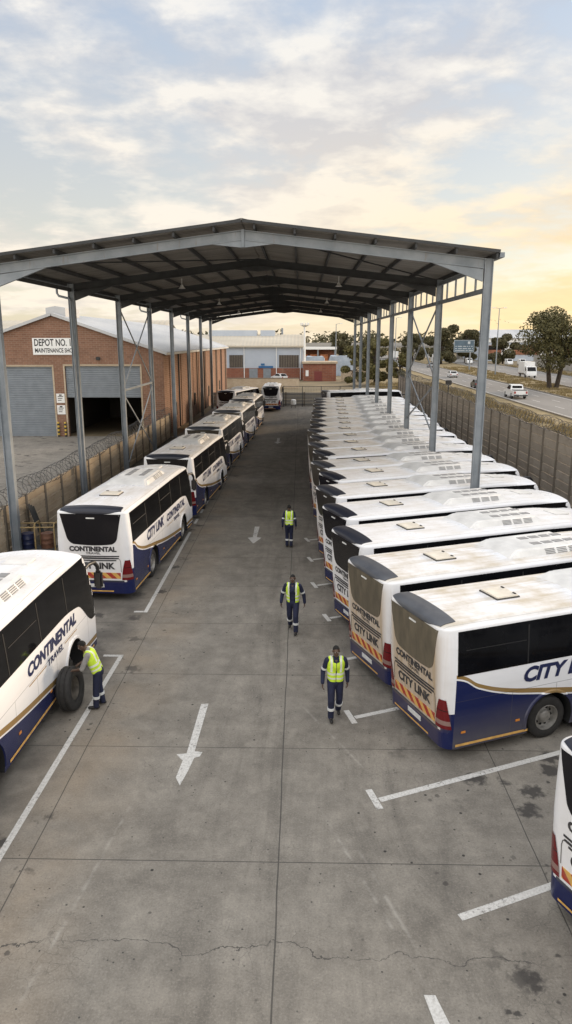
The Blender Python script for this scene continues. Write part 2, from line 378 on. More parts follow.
# ------------------------------------------------------------------ coach
BW, BL, BH = 1.155, 9.3, 2.90          # half width, length, edge height
def body_pt(p):
    x, y, z = p; zr = .10; r = .25 if y < 5 else .16
    q = Vector((max(-BW+r, min(BW-r, x)), max(r, min(BL-r, y)), min(z, BH-zr)))
    d = Vector((x, y, z)) - q; d2 = Vector((d.x, d.y, d.z*r/zr))
    if d2.length > 1e-6:
        m = max(abs(d2.x), abs(d2.y), abs(d2.z)); d2 = d2.normalized()*m
        q = q + Vector((d2.x, d2.y, d2.z*zr/r))
    else: q = q + d
    x, y, z = q
    sm = lambda a: max(0, min(1, a))**2*(3-2*max(0, min(1, a)))
    wr = 1 - sm(y/2.4); wf = sm((y-(BL-2.6))/2.6)
    y += wr*(.08*max(0, 1-z/1.2) - .11*max(0, (z-1.2)/1.7)) - wf*(.62*max(0, (z-.95)/2.13)**1.5 + .20*(x/BW)**2)
    x *= 1 - .075*max(0, (z-1.75)/1.15)**1.2
    if z > BH-.3: z += .07*(1-(x/BW)**2)*sm((z-BH+.3)/.3) - wf*.12*sm((z-BH+.3)/.3)
    z += .03*0
    return (x, y, z)
def lin(a, b, n): return [a+(b-a)*i/n for i in range(n+1)]
def body_bm():
    xs = lin(-BW, -BW+.26, 9) + lin(-BW+.26, BW-.26, 12)[1:] + lin(BW-.26, BW, 9)[1:]
    ys = lin(0, .26, 9) + lin(.26, BL-.26, 44)[1:] + lin(BL-.26, BL, 8)[1:]
    zs = lin(.27, BH-.12, 19) + lin(BH-.12, BH, 7)[1:]
    bm = bmesh.new()
    def face(us, vs, fn):
        g = [[bm.verts.new(body_pt(fn(u, v))) for v in vs] for u in us]
        for i in range(len(us)-1):
            for j in range(len(vs)-1): bm.faces.new((g[i][j], g[i+1][j], g[i+1][j+1], g[i][j+1]))
    face(xs, ys, lambda u, v: (u, v, BH)); face(xs, ys, lambda u, v: (u, v, .27))
    face(xs, zs, lambda u, v: (u, 0, v)); face(xs, zs, lambda u, v: (u, BL, v))
    face(ys, zs, lambda u, v: (-BW, u, v)); face(ys, zs, lambda u, v: (BW, u, v))
    bmesh.ops.remove_doubles(bm, verts=bm.verts[:], dist=.0015)
    bmesh.ops.recalc_face_normals(bm, faces=bm.faces[:])
    return bm
_b = body_bm(); BVH = BVHTree.FromBMesh(_b)
AX_R, AX_F, WR = 2.62, 7.25, .48
def evaluated(o):
    dg = bpy.context.evaluated_depsgraph_get(); return bpy.data.meshes.new_from_object(o.evaluated_get(dg), depsgraph=dg)
def body_mesh():
    me = bpy.data.meshes.new('coach_body'); _b.to_mesh(me); me.materials.append(M['bus']); me.materials.append(M['dark'])
    o = link('tmp_body', me)
    c = MB()
    for y in (AX_R, AX_F):
        for s in (-1, 1):
            prof = [(0, s*.72), (.60, s*.72), (.60, s*1.5), (0, s*1.5)]
            c.lathe([(.001, s*.72), (.60, s*.72), (.60, s*1.5), (.001, s*1.5)], 36, 1, Matrix.Translation((0, y, .50)))
    cm = c.mesh('tmp_cut', [M['bus'], M['dark']]); bm = bmesh.new(); bm.from_mesh(cm)
    bmesh.ops.remove_doubles(bm, verts=bm.verts[:], dist=.003); bmesh.ops.recalc_face_normals(bm, faces=bm.faces[:]); bm.to_mesh(cm); bm.free()
    co = link('tmp_cut', cm)
    md = o.modifiers.new('b', 'BOOLEAN'); md.operation = 'DIFFERENCE'; md.solver = 'EXACT'; md.object = co
    bpy.context.view_layer.update()
    out = evaluated(o); out.name = 'coach_body'
    for ob in (o, co): bpy.data.objects.remove(ob)
    out.polygons.foreach_set('use_smooth', [True]*len(out.polygons)); out.set_sharp_from_angle(angle=R(28))
    return out
def proj(p, d, off):
    d = Vector(d).normalized(); p = Vector(p)
    h, n, i, t = BVH.ray_cast(p - d*14, d)
    if h is None:
        h, n, i, t = BVH.find_nearest(p)
    if n.dot(d) > 0: n = -n
    return h + n*off
DX = {'rear': (0,1,0), 'right': (-1,0,0), 'left': (1,0,0), 'front': (0,-1,0), 'roof': (0,0,-1)}
def patch(mb, rows, d, off, th=0.0, mi=0):
    """rows of points thrown onto the body along d; th>0 gives the sheet an edge"""
    d = DX[d] if isinstance(d, str) else d; g = [[proj(p, d, off) for p in r] for r in rows]
    mb.grid(g, mi)
    if th:
        ring = g[0] + [r[-1] for r in g[1:]] + g[-1][::-1][1:] + [r[0] for r in g[1:-1]][::-1]
        inn = [p + Vector(d).normalized()*th for p in ring]; n = len(ring)
        mb.add(ring + inn, [(i, (i+1) % n, n+(i+1) % n, n+i) for i in range(n)], mi)
def strip(mb, pts, w, d, off, mi=0):
    """thin line of width w along a polyline lying on the body"""
    d = Vector(DX[d] if isinstance(d, str) else d).normalized(); P = [Vector(p) for p in pts]; g = []
    for i, p in enumerate(P):
        tdir = (P[min(i+1, len(P)-1)] - P[max(i-1, 0)]).normalized(); s = tdir.cross(d).normalized()
        g.append([proj(p - s*w/2, d, off), proj(p + s*w/2, d, off)])
    mb.grid(g, mi)
def text_mesh(s, size, shear=0.0, bold=.0, spacing=1.0, align='LEFT', width=None):
    cu = bpy.data.curves.new('t', 'FONT'); cu.body = s; cu.size = size; cu.shear = shear; cu.offset = bold; cu.space_character = spacing
    cu.align_x = align; cu.resolution_u = 3
    o = link('tmp_t', cu); bpy.context.view_layer.update(); me = evaluated(o); bpy.data.objects.remove(o)
    vs = [v.co.copy() for v in me.vertices]; fs = [tuple(p.vertices) for p in me.polygons]
    xs = [v.x for v in vs]; w = max(xs)-min(xs)
    if width:
        k = width/w; x0 = min(xs) if align == 'LEFT' else (min(xs)+max(xs))/2
        for v in vs: v.x = (v.x-x0)*k
    return vs, fs
def text_on(mb, s, size, org, face, off=.007, mi=0, slope=0.0, **kw):
    vs, fs = text_mesh(s, size, **kw); out = []
    for v in vs:
        u, h = v.x, v.y + slope*v.x
        if face == 'rear': p = (org[0]+u, -1, org[2]+h)
        elif face == 'right': p = (2, org[1]+u, org[2]+h)
        elif face == 'left': p = (-2, org[1]-u, org[2]+h)
        out.append(proj((p[0] if face == 'rear' else 0, p[1] if face != 'rear' else 0, p[2]), DX[face], off))
    mb.add(out, fs, mi)

def wheel_meshes():
    t = MB(); t.lathe([(.285,.135),(.33,.155),(.42,.155),(.465,.13),(.48,.10),(.48,.035),(.47,.03),(.47,.02),(.48,.015),(.48,-.10),(.465,-.13),(.42,-.15),(.285,-.14)], 36)
    r = MB(); r.lathe([(.29,.14),(.275,.145),(.265,.10),(.245,.03),(.22,.015),(.15,.05),(.13,.10),(.10,.115),(.001,.12)], 30)
    for k in range(10):
        a = 2*math.pi*k/10; y, z = .195*math.cos(a), .195*math.sin(a)
        r.lathe([(.001,.042),(.028,.042),(.028,.02)], 8, 1, Matrix.Translation((0, y, z)))
    return t.mesh('tyre', M['rubber'], 40), r.mesh('rim', [M['rim'], M['dark']], 35)
TYRE, RIM = wheel_meshes()

def winrow(ylist, zlo, zhi, n, s):
    return [[(0, y, zlo(y)+(zhi(y)-zlo(y))*k/n) for k in range(n+1)] for y in ylist]
def make_coach():
    root = thing('parked_coach', 'tmp', 'coach')
    body = link('body', body_mesh(), root)
    # rear glass
    def hw(v):
        w = .73+.20*v
        if v < .22: w -= .20*(1-math.sqrt(max(0, 1-(1-v/.22)**2)))
        return w
    g = MB(); vz = [0,.01,.03,.07,.12,.17,.22] + lin(.22,1,8)[1:]
    patch(g, [[(hw(v)*k/8, 0, 1.85+.95*v - .03*(1-(k/8)**2)*(1-v)) for k in range(-8, 9)] for v in vz], 'rear', .008, .02)
    g.build('rear_window', M['rearglass'], root, 40)
    sl = MB(); patch(sl, [[(x, 0, z) for x in (-.13, 0, .13)] for z in (2.66, 2.695)], 'rear', .02, .015); sl.build('brake_light', M['chrome'], root)
    cp = MB(); d = Vector((0, .75, -1)).normalized(); rows = []
    for i in range(19):
        s_ = i/18
        rows.append([((.93-.03*s_*s_)*k/16, -.10+.44*s_ - .05*s_*abs(k/16)**3 + .10*abs(k/16)**4*(1-s_), 2.815+.13*min(1, s_*2.0)) for k in range(-16, 17)])
    patch(cp, rows, d, .016, .03); cp.build('roof_cap', M['cappaint'], root, 40)
    # side glass, both flanks
    def zlo(y):
        if y < 6.6: return 1.86
        if y < 7.6: return 1.86 - .10*((y-6.6)/1.0)**2
        t_ = min(1, (y-7.6)/1.15); return 1.76 - .70*(t_*t_*(3-2*t_))
    def zhi(y): return 2.775 - .06*max(0, (y-6)/3)
    ys = [.27,.28,.31] + lin(.36, 7.4, 24) + lin(7.4, 9.0, 16)[1:]
    for s in ('right', 'left'):
        w = MB(); patch(w, winrow(ys, zlo, zhi, 6, s), s, .008, .02)
        wo = w.build('side_window', M['glass'], root, 40)
        for y in (1.95, 3.75, 5.35, 6.95):
            fr = MB(); strip(fr, [(0, y, 1.89), (0, y, 2.3), (0, y, 2.70)], .035, s, .013); fr.build('window_divider', M['black'], wo)
        for y0, y1 in ((.45, 1.9), (3.85, 5.25)):
            fr = MB(); strip(fr, lin3((0, y0, 2.38), (0, y1, 2.38), 4), .02, s, .014); fr.build('window_rail', M['black'], wo)
    fw = MB()
    patch(fw, [[(x, 0, z) for x in lin(-.98, .98, 14)] for z in lin(1.25, 2.66, 12)], 'front', .008, .02); fw.build('windscreen', M['glass'], root, 40)
    for s in (-1, 1):
        hl = MB(); patch(hl, [[(s*x, 0, z) for x in lin(.62, 1.05, 5)] for z in lin(.66, .90, 4)], 'front', .012, .02); hl.build('headlight', M['chrome'], root, 40)
    # engine cover seam, hazard strip, plate, lamps
    sm = MB(); pts = [(-.83,0,.98),(-.83,0,1.3),(-.81,0,1.38),(-.76,0,1.43)] + [(x,0,1.43) for x in lin(-.5,.5,4)] + [(.76,0,1.43),(.81,0,1.38),(.83,0,1.3),(.83,0,.98)]
    strip(sm, pts, .014, 'rear', .006); sm.build('engine_cover_seam', M['hatchedge'], root)
    hz = MB(); patch(hz, [[(x, 0, z) for x in lin(-.80, .80, 16)] for z in (.76, .85, .95)], 'rear', .010, .01); hz.build('hazard_strip', M['chevron'], root)
    bl = MB(); patch(bl, [[(x, 0, z) for x in lin(-.9, .9, 16)] for z in (.665, .70)], 'rear', .012, .01); bl.build('bumper_trim', M['capgrey'], root)
    pl = MB(); patch(pl, [[(x, 0, z) for x in (-.26, 0, .26)] for z in (.47, .58)], 'rear', .014, .01); po = pl.build('number_plate', M['chrome'], root)
    ys_ = MB(); patch(ys_, [[(x, 0, z) for x in lin(-.85, .55, 10)] for z in (.325, .365)], 'rear', .010)
    ys_.build('reflective_strip', M['yellowstrip'], root)
    for s in (-1, 1):
        tl = MB(); rows = []
        for z in lin(.72, 1.36, 10):
            k = (z-.72)/.64; x0 = .84+.12*k**1.6; y1 = .20 - .13*k
            a0, a1 = (x0, 0.0), (BW, y1); L_ = [(s*(x0+(.98-x0)*q/4), 0, z) for q in range(5)] 
            L_ += [(s*(.98+.165*q/6), .0+(y1)*(q/6), z) for q in range(1, 7)]
            rows.append(L_)
        # throw the inner half from behind, the outer half round the corner
        g_ = []
        for r in rows:
            o_ = []
            for i, p in enumerate(r):
                q = min(1, max(0, (i-3)/7)); dd = Vector((-s*q, 1-q*.9, 0)); o_.append(proj(p, dd, .014))
            g_.append(o_)
        tl.grid(g_); tl.build('tail_light', M['tail'], root, 40)
    # lettering and stripes
    rl = MB()
    text_on(rl, 'CONTINENTAL', .205, (0,0,1.635), 'rear', bold=.012, align='CENTER', width=1.46)
    text_on(rl, 'TRAVEL', .10, (0,0,1.535), 'rear', bold=.002, align='CENTER', width=.46)
    text_on(rl, 'CITY LINK', .275, (0,0,1.075), 'rear', bold=.013, align='CENTER', width=1.30)
    for k, (zz, wd) in enumerate(((1.485, .80), (1.415, .78), (1.35, .70))):
        for sgn in (-1, 1): pass
        strip(rl, [(x*wd, 0, zz - .03*(x*.5+.5)*(1-(x*.5+.5))*2) for x in lin(-1, 1, 14)], .040, 'rear', .007)
    rl.build('rear_lettering', M['grey_text'], root)
    for s in ('right', 'left'):
        sl = MB(); sg = 1 if s == 'right' else -1
        y0 = 1.88 if s == 'right' else 4.15
        text_on(sl, 'CITY LINK', .44, (0, y0, 1.47), s, shear=.22, bold=.020, width=2.25)
        sl.build('side_lettering', M['navy_text'], root); sl = MB()
        y1 = 4.55 if s == 'right' else 7.75
        text_on(sl, 'CONTINENTAL', .36, (0, y1, 1.45), s, shear=.12, bold=.017, width=2.95)
        y2 = y1 + sg*1.05
        text_on(sl, 'TRAVEL', .20, (0, y2, 1.20), s, shear=.12, bold=.006, width=.95)
        sl.build('side_lettering', M['navy_text'], root)
        for a, b in ((.0, .95), (2.1, 2.95)):
            gl = MB(); strip(gl, lin3((0, y1+sg*a, 1.27), (0, y1+sg*b, 1.27), 3), .022, s, .007); gl.build('lettering_rule', M['gold'], root)
        rs = MB()
        for a, b in ((.30, 2.08), (3.42, 6.58), (7.92, 8.7)):
            strip(rs, lin3((0, a, .345), (0, b, .345), 8), .055, s, .008)
        rs.build('reflective_strip', M['yellowstrip'], root)
        for y in (.42, 1.75, 3.9, 5.6):
            ml = MB(); patch(ml, [[(0, y+k*.05, z) for k in range(3)] for z in (.60, .645)], s, .014, .01); ml.build('marker_light', M['orange'], root)
        for ya in (AX_R, AX_F):
            am = MB()
            pts = [(0, ya+.63*math.cos(a), .50+.63*math.sin(a)) for a in lin(-.2, math.pi+.2, 22)]
            g_ = []
            for i, p in enumerate(pts):
                a = -.2+(math.pi+.4)*i/22
                r_ = [(rr, oo) for rr, oo in ((.595, .0), (.60, .03), (.645, .03), (.665, .0))]
                g_.append([(sg*(BW+oo), ya+rr*math.cos(a), .50+rr*math.sin(a)) for rr, oo in r_])
            am.grid(g_); am.build('wheel_arch_trim', M['bus'], root, 50)
    # roof fittings
    hb = MB(); hb.bbox(-.30, .30, 1.75, 2.30, 2.975, 3.02, .015); ho = hb.build('roof_hatch', M['hatch'], root, 30)
    he = MB(); he.box(-.315, .315, 1.73, 2.315, 2.93, 2.995); he.build('hatch_seal', M['hatchedge'], ho)
    for x in (-.2, .2): hh = MB(); hh.bbox(x-.05, x+.05, 2.23, 2.28, 3.01, 3.04, .01); hh.build('hatch_hinge', M['hatchedge'], ho)
    a = MB(); W0, W1, y0, y1, z0, z1 = .78, .62, 3.5, 6.25, 2.90, 3.105
    bm = bmesh.new(); vv = []
    for (x, y, z) in ((-W0,y0,z0),(W0,y0,z0),(W0,y1,z0),(-W0,y1,z0),(-W1,y0+.40,z1),(W1,y0+.40,z1),(W1,y1-.25,z1),(-W1,y1-.25,z1)): vv.append(bm.verts.new((x,y,z)))
    for f in ((0,3,2,1),(4,5,6,7),(0,1,5,4),(1,2,6,5),(2,3,7,6),(3,0,4,7)): bm.faces.new([vv[i] for i in f])
    bmesh.ops.bevel(bm, geom=[e for e in bm.edges if max(v.co.z for v in e.verts) > 3.0], offset=.05, segments=3, affect='EDGES')
    a.bm(bm); ao = a.build('air_conditioner', M['ac'], root, 35)
    ae = MB(); ae.box(-W0-.03, W0+.03, y0-.03, y1+.03, 2.88, 2.935); ae.build('unit_seal', M['hatchedge'], ao)
    for x in (-.36, .16):
        fn = MB()
        for k in range(4): fn.bbox(x, x+.20, 4.65+k*.36, 4.65+k*.36+.28, 3.095, 3.115, .006)
        fn.build('roof_grille', M['grille'], ao)
    for s in (-1, 1):
        gr = MB()
        for k in range(3):
            yy = 4.75+k*.38
            for j in range(4):
                z = 2.955+j*.034; x = W0-(W0-W1)*(z-z0)/(z1-z0)
                gr.bar((s*(x+.006), yy, z), (s*(x+.006), yy+.30, z), .012, .022)
        gr.build('vent_grille', M['grille'], ao)
    v2 = MB(); v2.bbox(-.30, .30, 7.05, 7.6, 2.93, 2.98, .015); v2.build('roof_vent', M['ac'], root, 30)
    # wheels
    for y in (AX_R, AX_F):
        for s in (-1, 1):
            w = bpy.data.objects.new('wheel', None); COL.objects.link(w); w.parent = root; w.location = (s*(BW-.20), y, WR); w.empty_display_size = .1
            if s < 0: w.rotation_euler = (0, 0, math.pi)
            link('tyre', TYRE, w); r = link('rim', RIM, w)
    # mirrors: a swan-neck arm at the roof front, the head hanging off its end
    for s in (-1, 1):
        mo = bpy.data.objects.new('mirror', None); COL.objects.link(mo); mo.parent = root; mo.location = (s*1.0, 8.55, 2.28)
        ar = MB(); ar.tube([(0,0,0),(s*.06,.35,.12),(s*.13,.65,.10),(s*.17,.80,-.06),(s*.17,.82,-.22)], [.05,.055,.055,.05,.04], 8); ar.build('arm', M['black'], mo, 50)
        hd = MB(); hd.bbox(s*.17-.11, s*.17+.11, .76, .90, -.66, -.18, .05); hd.build('head', M['black'], mo, 50)
    return root
def lin3(a, b, n):
    a = Vector(a); b = Vector(b); return [tuple(a+(b-a)*i/n) for i in range(n+1)]
coach = make_coach()
def set_dirt(root, d):
    for ch in root.children:
        if ch.name.split('.')[0] in ('body', 'rear_window', 'wheel_arch_trim', 'roof_cap'): ch['dirt'] = d
first = [True]
def no_first_words(root):
    for ch in list(root.children):
        if ch.name.startswith('side_lettering') and max(v.co.y for v in ch.data.vertices) < 4.2: bpy.data.objects.remove(ch)
def wheel_off(root):
    '''the wheel being changed is off: only the brake drum is left in the arch'''
    for ch in list(root.children):
        if ch.name.startswith('wheel') and not ch.name.startswith('wheel_a') and ch.location.x > 0 and ch.location.y > 5:
            for g in list(ch.children): bpy.data.objects.remove(g)
            loc = ch.location.copy(); bpy.data.objects.remove(ch)
            q = MB(); q.lathe([(.001,.10),(.11,.10),(.12,.06),(.19,.04),(.20,-.12),(.12,-.14),(.001,-.14)], 24); q.build('brake_drum', M['rubber'], root, 40, loc)
def place(x, y, rz, label, group, dirt):
    if first[0]:
        o = coach; first[0] = False; o.location = (x, y, 0); o.rotation_euler = (0, 0, rz); o['label'] = label; o['group'] = group
    else: o = dup(coach, (x, y, 0), rz, label, group)
    set_dirt(o, dirt); return o
GL = 'coaches lined up along the left wall'; GR = 'coaches parked side by side under the canopy'
# left row: (x of rear centre, y of rear, degrees to the right, label, dirt)
left = [(-6.88, 8.72, 1.0, 'white coach with a mechanic at its front wheel, nearest in the left row', .15),
        (-6.62, 21.85, 3.6, 'white coach ahead of the one getting its wheel changed, its black rear window in view', .2),
        (-6.12, 32.5, 3.4, 'coach third back in the left row, navy strip over its rear window', .35),
        (-5.93, 43.4, 3.0, 'coach fourth back in the left row, brown rear lights beside the lane', .6),
        (-5.55, 54.0, 2.5, 'dusty roofed coach fifth back in the left row', .8),
        (-5.30, 64.6, 2.0, 'farthest coach of the left row, ahead of the dusty roofed one', .8)]
first[0] = False
for i, (x, y, dg, lb, dt) in enumerate(left):
    if i == 0: o = place(x, y, -R(dg), lb, GL, dt); no_first_words(o); wheel_off(o)
    else: o = place(x, y, -R(dg), lb, GL, dt)
    o.scale = (1.06, 1.03, 1.06)
# right row, noses to the right-hand wall; bays of three between the canopy posts
PX, PY0, PS = 6.56, 26.5, 9.0
A22 = -R(90-22)
ordn = ['nearest', 'second', 'third', 'fourth', 'fifth', 'sixth', 'seventh', 'eighth', 'ninth', 'tenth', 'eleventh', 'twelfth', 'thirteenth', 'fourteenth', 'fifteenth', 'sixteenth', 'seventeenth', 'eighteenth', 'nineteenth']
cent = [15.6, 18.62, 21.75, 24.85] + [PY0+9*k+o_ for k in range(5) for o_ in (1.62, 4.5, 7.38)]
rx = [2.43, 1.66, 1.36, 1.18, 1.02, 1.22, .92, 1.06, .84, .98, .86, 1.08, 1.10, 1.3, 1.3, 1.5, 1.52, 1.7, 1.72]
turn = [0, .3, -.3, .2, -.4, .5, 0, .4, -.5, .3, -.2, .5, 0, -.4, .3, 0, .4, -.3, .2]
dirts = [1.0, .95, .22, .12, .4, .2, .6, .4, .75, .5, .7, .45, .8, .6, .75, .65, .8, .7, .8]
special = {0: 'dustiest coach with beige rear and stained cream roof, nearest whole one on the right',
           1: 'dusty beige rear coach with a cleaner white roof, second in the right row',
           2: 'third coach of the right row, clean white rear with crisp dark lettering'}
for i, (cy, x) in enumerate(zip(cent, rx)):
    y = cy - (PX-x)*math.tan(R(22))
    lb = special.get(i, '%s coach from the camera in the right-hand row, roof seen past the one before it' % ordn[i])
    if i == 3: lb = 'fourth coach of the right row, in the bay just before the first canopy post'
    if i == len(rx)-1: lb = 'farthest coach of the angled right-hand row'
    place(x, y, A22+R(turn[i]), lb, GR, dirts[i])
# the coach cut off by the right edge of the picture
coach.location = (4.10, 8.14, 0); coach.rotation_euler = (0, 0, A22+R(2)); coach['label'] = 'white coach in the nearest bay, cut off at the lower right of the picture'; coach['group'] = GR; set_dirt(coach, .1)
# far end of the yard
place(-3.55, 85.6, R(0), 'white coach standing alone at the end of the lane with its rear to the camera', 'coaches at the far end of the yard', 0)
place(-8.1, 78.0, -R(14), 'white roofed coach half hidden behind the end of the left row', 'coaches at the far end of the yard', 0)
place(2.6, 78.9, -R(72), 'coach parked crossways at the far end behind the right-hand row', 'coaches at the far end of the yard', .2)
# ------------------------------------------------------------------ ground, roads, markings
def sheet(name, pts, z, mat, holes=None):
    m = MB(); m.add([(x, y, z) for x, y in pts], [tuple(range(len(pts)))]); return struct(m.build(name, mat))
sheet('ground', [(-900,-60),(900,-60),(900,1500),(-900,1500)], -.03, M['earth'])
sheet('depot_yard', [(-60,-12),(12.55,-12),(12.55,93.2),(-11,93.2),(-11,62.9),(-60,62.9)], 0, M['concrete'])
def ribbon(name, fa, fb, y0, y1, z, mat, n=40):
    m = MB(); m.grid([[(fa(y), y, z), (fb(y), y, z)] for y in lin(y0, y1, n)]); return struct(m.build(name, mat))
nA = lambda y: 28.2 + .014*y
nB = lambda y: 35.8 + .031*y
fA = lambda y: 41.5 + .055*y
fB = lambda y: 57.5 + .024*y + .00006*y*y
ribbon('verge', lambda y: 12.5, nA, -20, 330, -.012, M['verge'])
ribbon('near_carriageway', nA, nB, -20, 600, -.004, M['asphalt'])
ribbon('median', nB, fA, -20, 600, -.012, M['verge'])
ribbon('far_carriageway', fA, fB, -20, 600, -.004, M['asphalt'])
mk = MB()
for fa, fb in ((nA, nB), (fA, fB)):
    for q in (.06, .94):
        mk.grid([[(fa(y)+(fb(y)-fa(y))*q-.07, y, .0), (fa(y)+(fb(y)-fa(y))*q+.07, y, .0)] for y in lin(20, 400, 30)])
    for q in (.36, .66):
        for k in range(30):
            y = 30+k*10; x = fa(y)+(fb(y)-fa(y))*q; mk.add([(x-.06,y,0),(x+.06,y,0),(x+.1,y+3.5,0),(x-.02,y+3.5,0)], [(0,1,2,3)])
struct(mk.build('highway_marking', M['mark']))
for nm, f in (('verge_kerb', lambda y: nA(y)-.15), ('median_kerb', lambda y: nB(y)+.15), ('outer_median_kerb', lambda y: fA(y)-.15), ('outer_kerb', lambda y: fB(y)+.15)):
    k = MB()
    for a, b in zip(lin(20, 320, 30)[:-1], lin(20, 320, 30)[1:]): k.bar((f(a), a, .02), (f(b), b, .02), .18, .2)
    struct(k.build(nm, M['precast_post']))
def line(p0, p1, w, z=.004):
    p0 = Vector((*p0, z)); p1 = Vector((*p1, z)); d = (p1-p0).normalized(); s = Vector((-d.y, d.x, 0))*w/2
    m = MB(); m.add([p0-s, p1-s, p1+s, p0+s], [(0,1,2,3)]); return struct(m.build('bay_marking', M['mark']))
c23, s23 = math.cos(R(23)), math.sin(R(23))
for x, y, L_, tee in ((2.39,8.92,9,0), (1.5,11.68,9,1), (1.26,14.66,9,1), (1.02,17.6,9,1), (.93,20.6,9,1), (.6,23.6,9,1), (.5,26.6,9,1), (.4,29.4,9,1)):
    line((x, y), (x+c23*L_, y+s23*L_), .13)
    if tee: line((x-.08+.20*s23-.02, y-.40*c23+.10), (x-.08-.20*s23-.02, y+.40*c23-.06), .13, .008)
lx = lambda y: -4.82-.005*(y-18)
for a, b in ((5.5,17.84), (20.95,30.6), (32.1,33.0), (34.2,41.3), (43.2,71)): line((lx(a)-.02*(18-min(18,a)), a), (lx(b), b), .12)
line((-4.88, 17.78), (-5.3, 17.78), .12, .008); line((-4.9, 21.0), (-5.2, 21.0), .12, .008)
def arrow(x, y0, y1, hw, hl, sw):
    m = MB(); d = 1 if y1 > y0 else -1; yh = y1-d*hl
    m.add([(x-sw, y0, .004), (x+sw, y0, .004), (x+sw*.8, yh, .004), (x-sw*.8, yh, .004), (x-hw, yh+d*.08, .004), (x, yh-d*.02, .004), (x+hw, yh+d*.08, .004), (x, y1, .004)], [(0,1,2,3), (4,5,6,7)])
    return struct(m.build('lane_arrow', M['mark_worn']))
m = MB()
m.add([(x_, y_, .004) for x_, y_ in ((-2.30,15.2),(-2.13,15.22),(-2.165,13.22),(-2.32,13.14), (-2.52,13.10),(-2.40,12.93),(-2.36,12.90),(-2.14,12.98),(-2.03,13.04),(-2.0,13.2), (-2.2,12.5),(-2.28,12.05),(-2.40,12.3))],
      [(0,3,2,1), (4,5,6,7,8,9,2,3), (6,12,11,10,7)]); struct(m.build('lane_arrow', M['mark_worn']))
arrow(-1.96, 31.6, 28.8, .30, 1.0, .11); arrow(-1.9, 62, 58.5, .32, 1.1, .12)
m = MB(); m.add([(1.64,7.62,.004),(1.79,7.62,.004),(1.98,6.9,.004),(1.80,6.7,.004)], [(0,1,2,3)]); struct(m.build('lane_arrow', M['mark_worn']))

# ------------------------------------------------------------------ canopy
cn = thing('bus_canopy', 'tall open sided grey steel canopy roof over the parked coaches', 'canopy', (-2.05, 26.5, 0))
cn_o = Vector((-2.05, 26.5, 0))
FY = [26.5+9*k for k in range(8)]
XL, XR, XM = -11.0, 6.56, -2.05
ZL, ZR, ZM = 10.72, 10.88, 11.86
def cpart(mb, name, mat, smooth=None):
    mb.v = [tuple(Vector(v)-cn_o) for v in mb.v]; return mb.build(name, mat, cn, smooth)
def rz_(x): return ZM+(ZR-ZM)*(x-XM)/(XR-XM) if x > XM else ZM+(ZL-ZM)*(x-XM)/(XL-XM)
for y in FY:
    for x, z in ((XL, ZL), (XR, ZR)):
        p = MB(); p.ibeam((x, y, 0.02), (x, y, z+.19), .20, .30, (1,0,0), .03, .03)
        p.box(x-.26, x+.26, y-.17, y+.17, 0, .022); cpart(p, 'post', M['steel'])
    for x, z in ((XL, ZL), (XR, ZR)):
        r = MB(); sg = 1 if x < XM else -1
        r.ibeam((x+sg*.152, y, rz_(x+sg*.152)), (XM-sg*.004, y, ZM), .18, .34, (0,0,1), .03, .025); cpart(r, 'rafter', M['steel'] if y == FY[0] else M['steel_d'])  # inner frames take the darkened steel, roof shade put into their colour
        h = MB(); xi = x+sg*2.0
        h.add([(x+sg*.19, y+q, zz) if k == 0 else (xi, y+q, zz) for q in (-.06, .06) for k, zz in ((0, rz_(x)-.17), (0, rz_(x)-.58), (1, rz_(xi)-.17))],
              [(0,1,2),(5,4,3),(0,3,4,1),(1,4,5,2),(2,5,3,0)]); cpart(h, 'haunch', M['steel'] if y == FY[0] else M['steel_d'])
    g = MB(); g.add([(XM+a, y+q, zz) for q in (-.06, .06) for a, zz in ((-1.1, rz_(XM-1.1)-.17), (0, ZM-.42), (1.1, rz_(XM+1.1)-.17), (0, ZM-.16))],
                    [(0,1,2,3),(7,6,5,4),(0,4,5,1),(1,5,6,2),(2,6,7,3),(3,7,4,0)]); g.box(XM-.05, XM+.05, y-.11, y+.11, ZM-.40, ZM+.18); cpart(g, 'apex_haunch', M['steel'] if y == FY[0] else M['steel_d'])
YA, YB = FY[0]-.55, FY[-1]+.45
for i in range(14):
    x = XL-.35 + (XR-XL+.5)*i/13
    p = MB(); zz = rz_(x)+.18
    p.box(x-.035, x+.035, YA+.03, YB-.03, zz, zz+.16); cpart(p, 'purlin', M['steel_d'])  # purlin colour carries the same painted underside shade
for sg in (-1, 1):
    m = MB(); xe = XR+.24 if sg > 0 else XL-.55; xr_ = XM+sg*.02
    prof = []; y = YA
    while y < YB: prof += [(y, 0), (y+.14, 0), (y+.18, .035), (y+.26, .035)]; y += .30
    for dz in (.35, .362):
        rows = [[(xx, yy, rz_(xx)+dz+zz) for yy, zz in prof] for xx in (xe, xr_)]
        m.grid(rows)
    n = len(prof); nn = 2*n
    for k in range(n-1): m.f += [(k, k+1, nn+k+1, nn+k)]; m.m += [0]
    cpart(m, 'roof_sheet', M['roof'])
    e = MB(); yy = YA-.012
    e.bar((xe, yy, rz_(xe)+.40), (xr_, yy, ZM+.40), .02, .10); cpart(e, 'barge_flashing', M['steel_d'])
    gu = MB(); gx = xe+sg*.07
    gu.box(gx-.08, gx+.08, YA, YB, rz_(xe)+.20, rz_(xe)+.36); cpart(gu, 'gutter', M['steel'])
rc = MB()
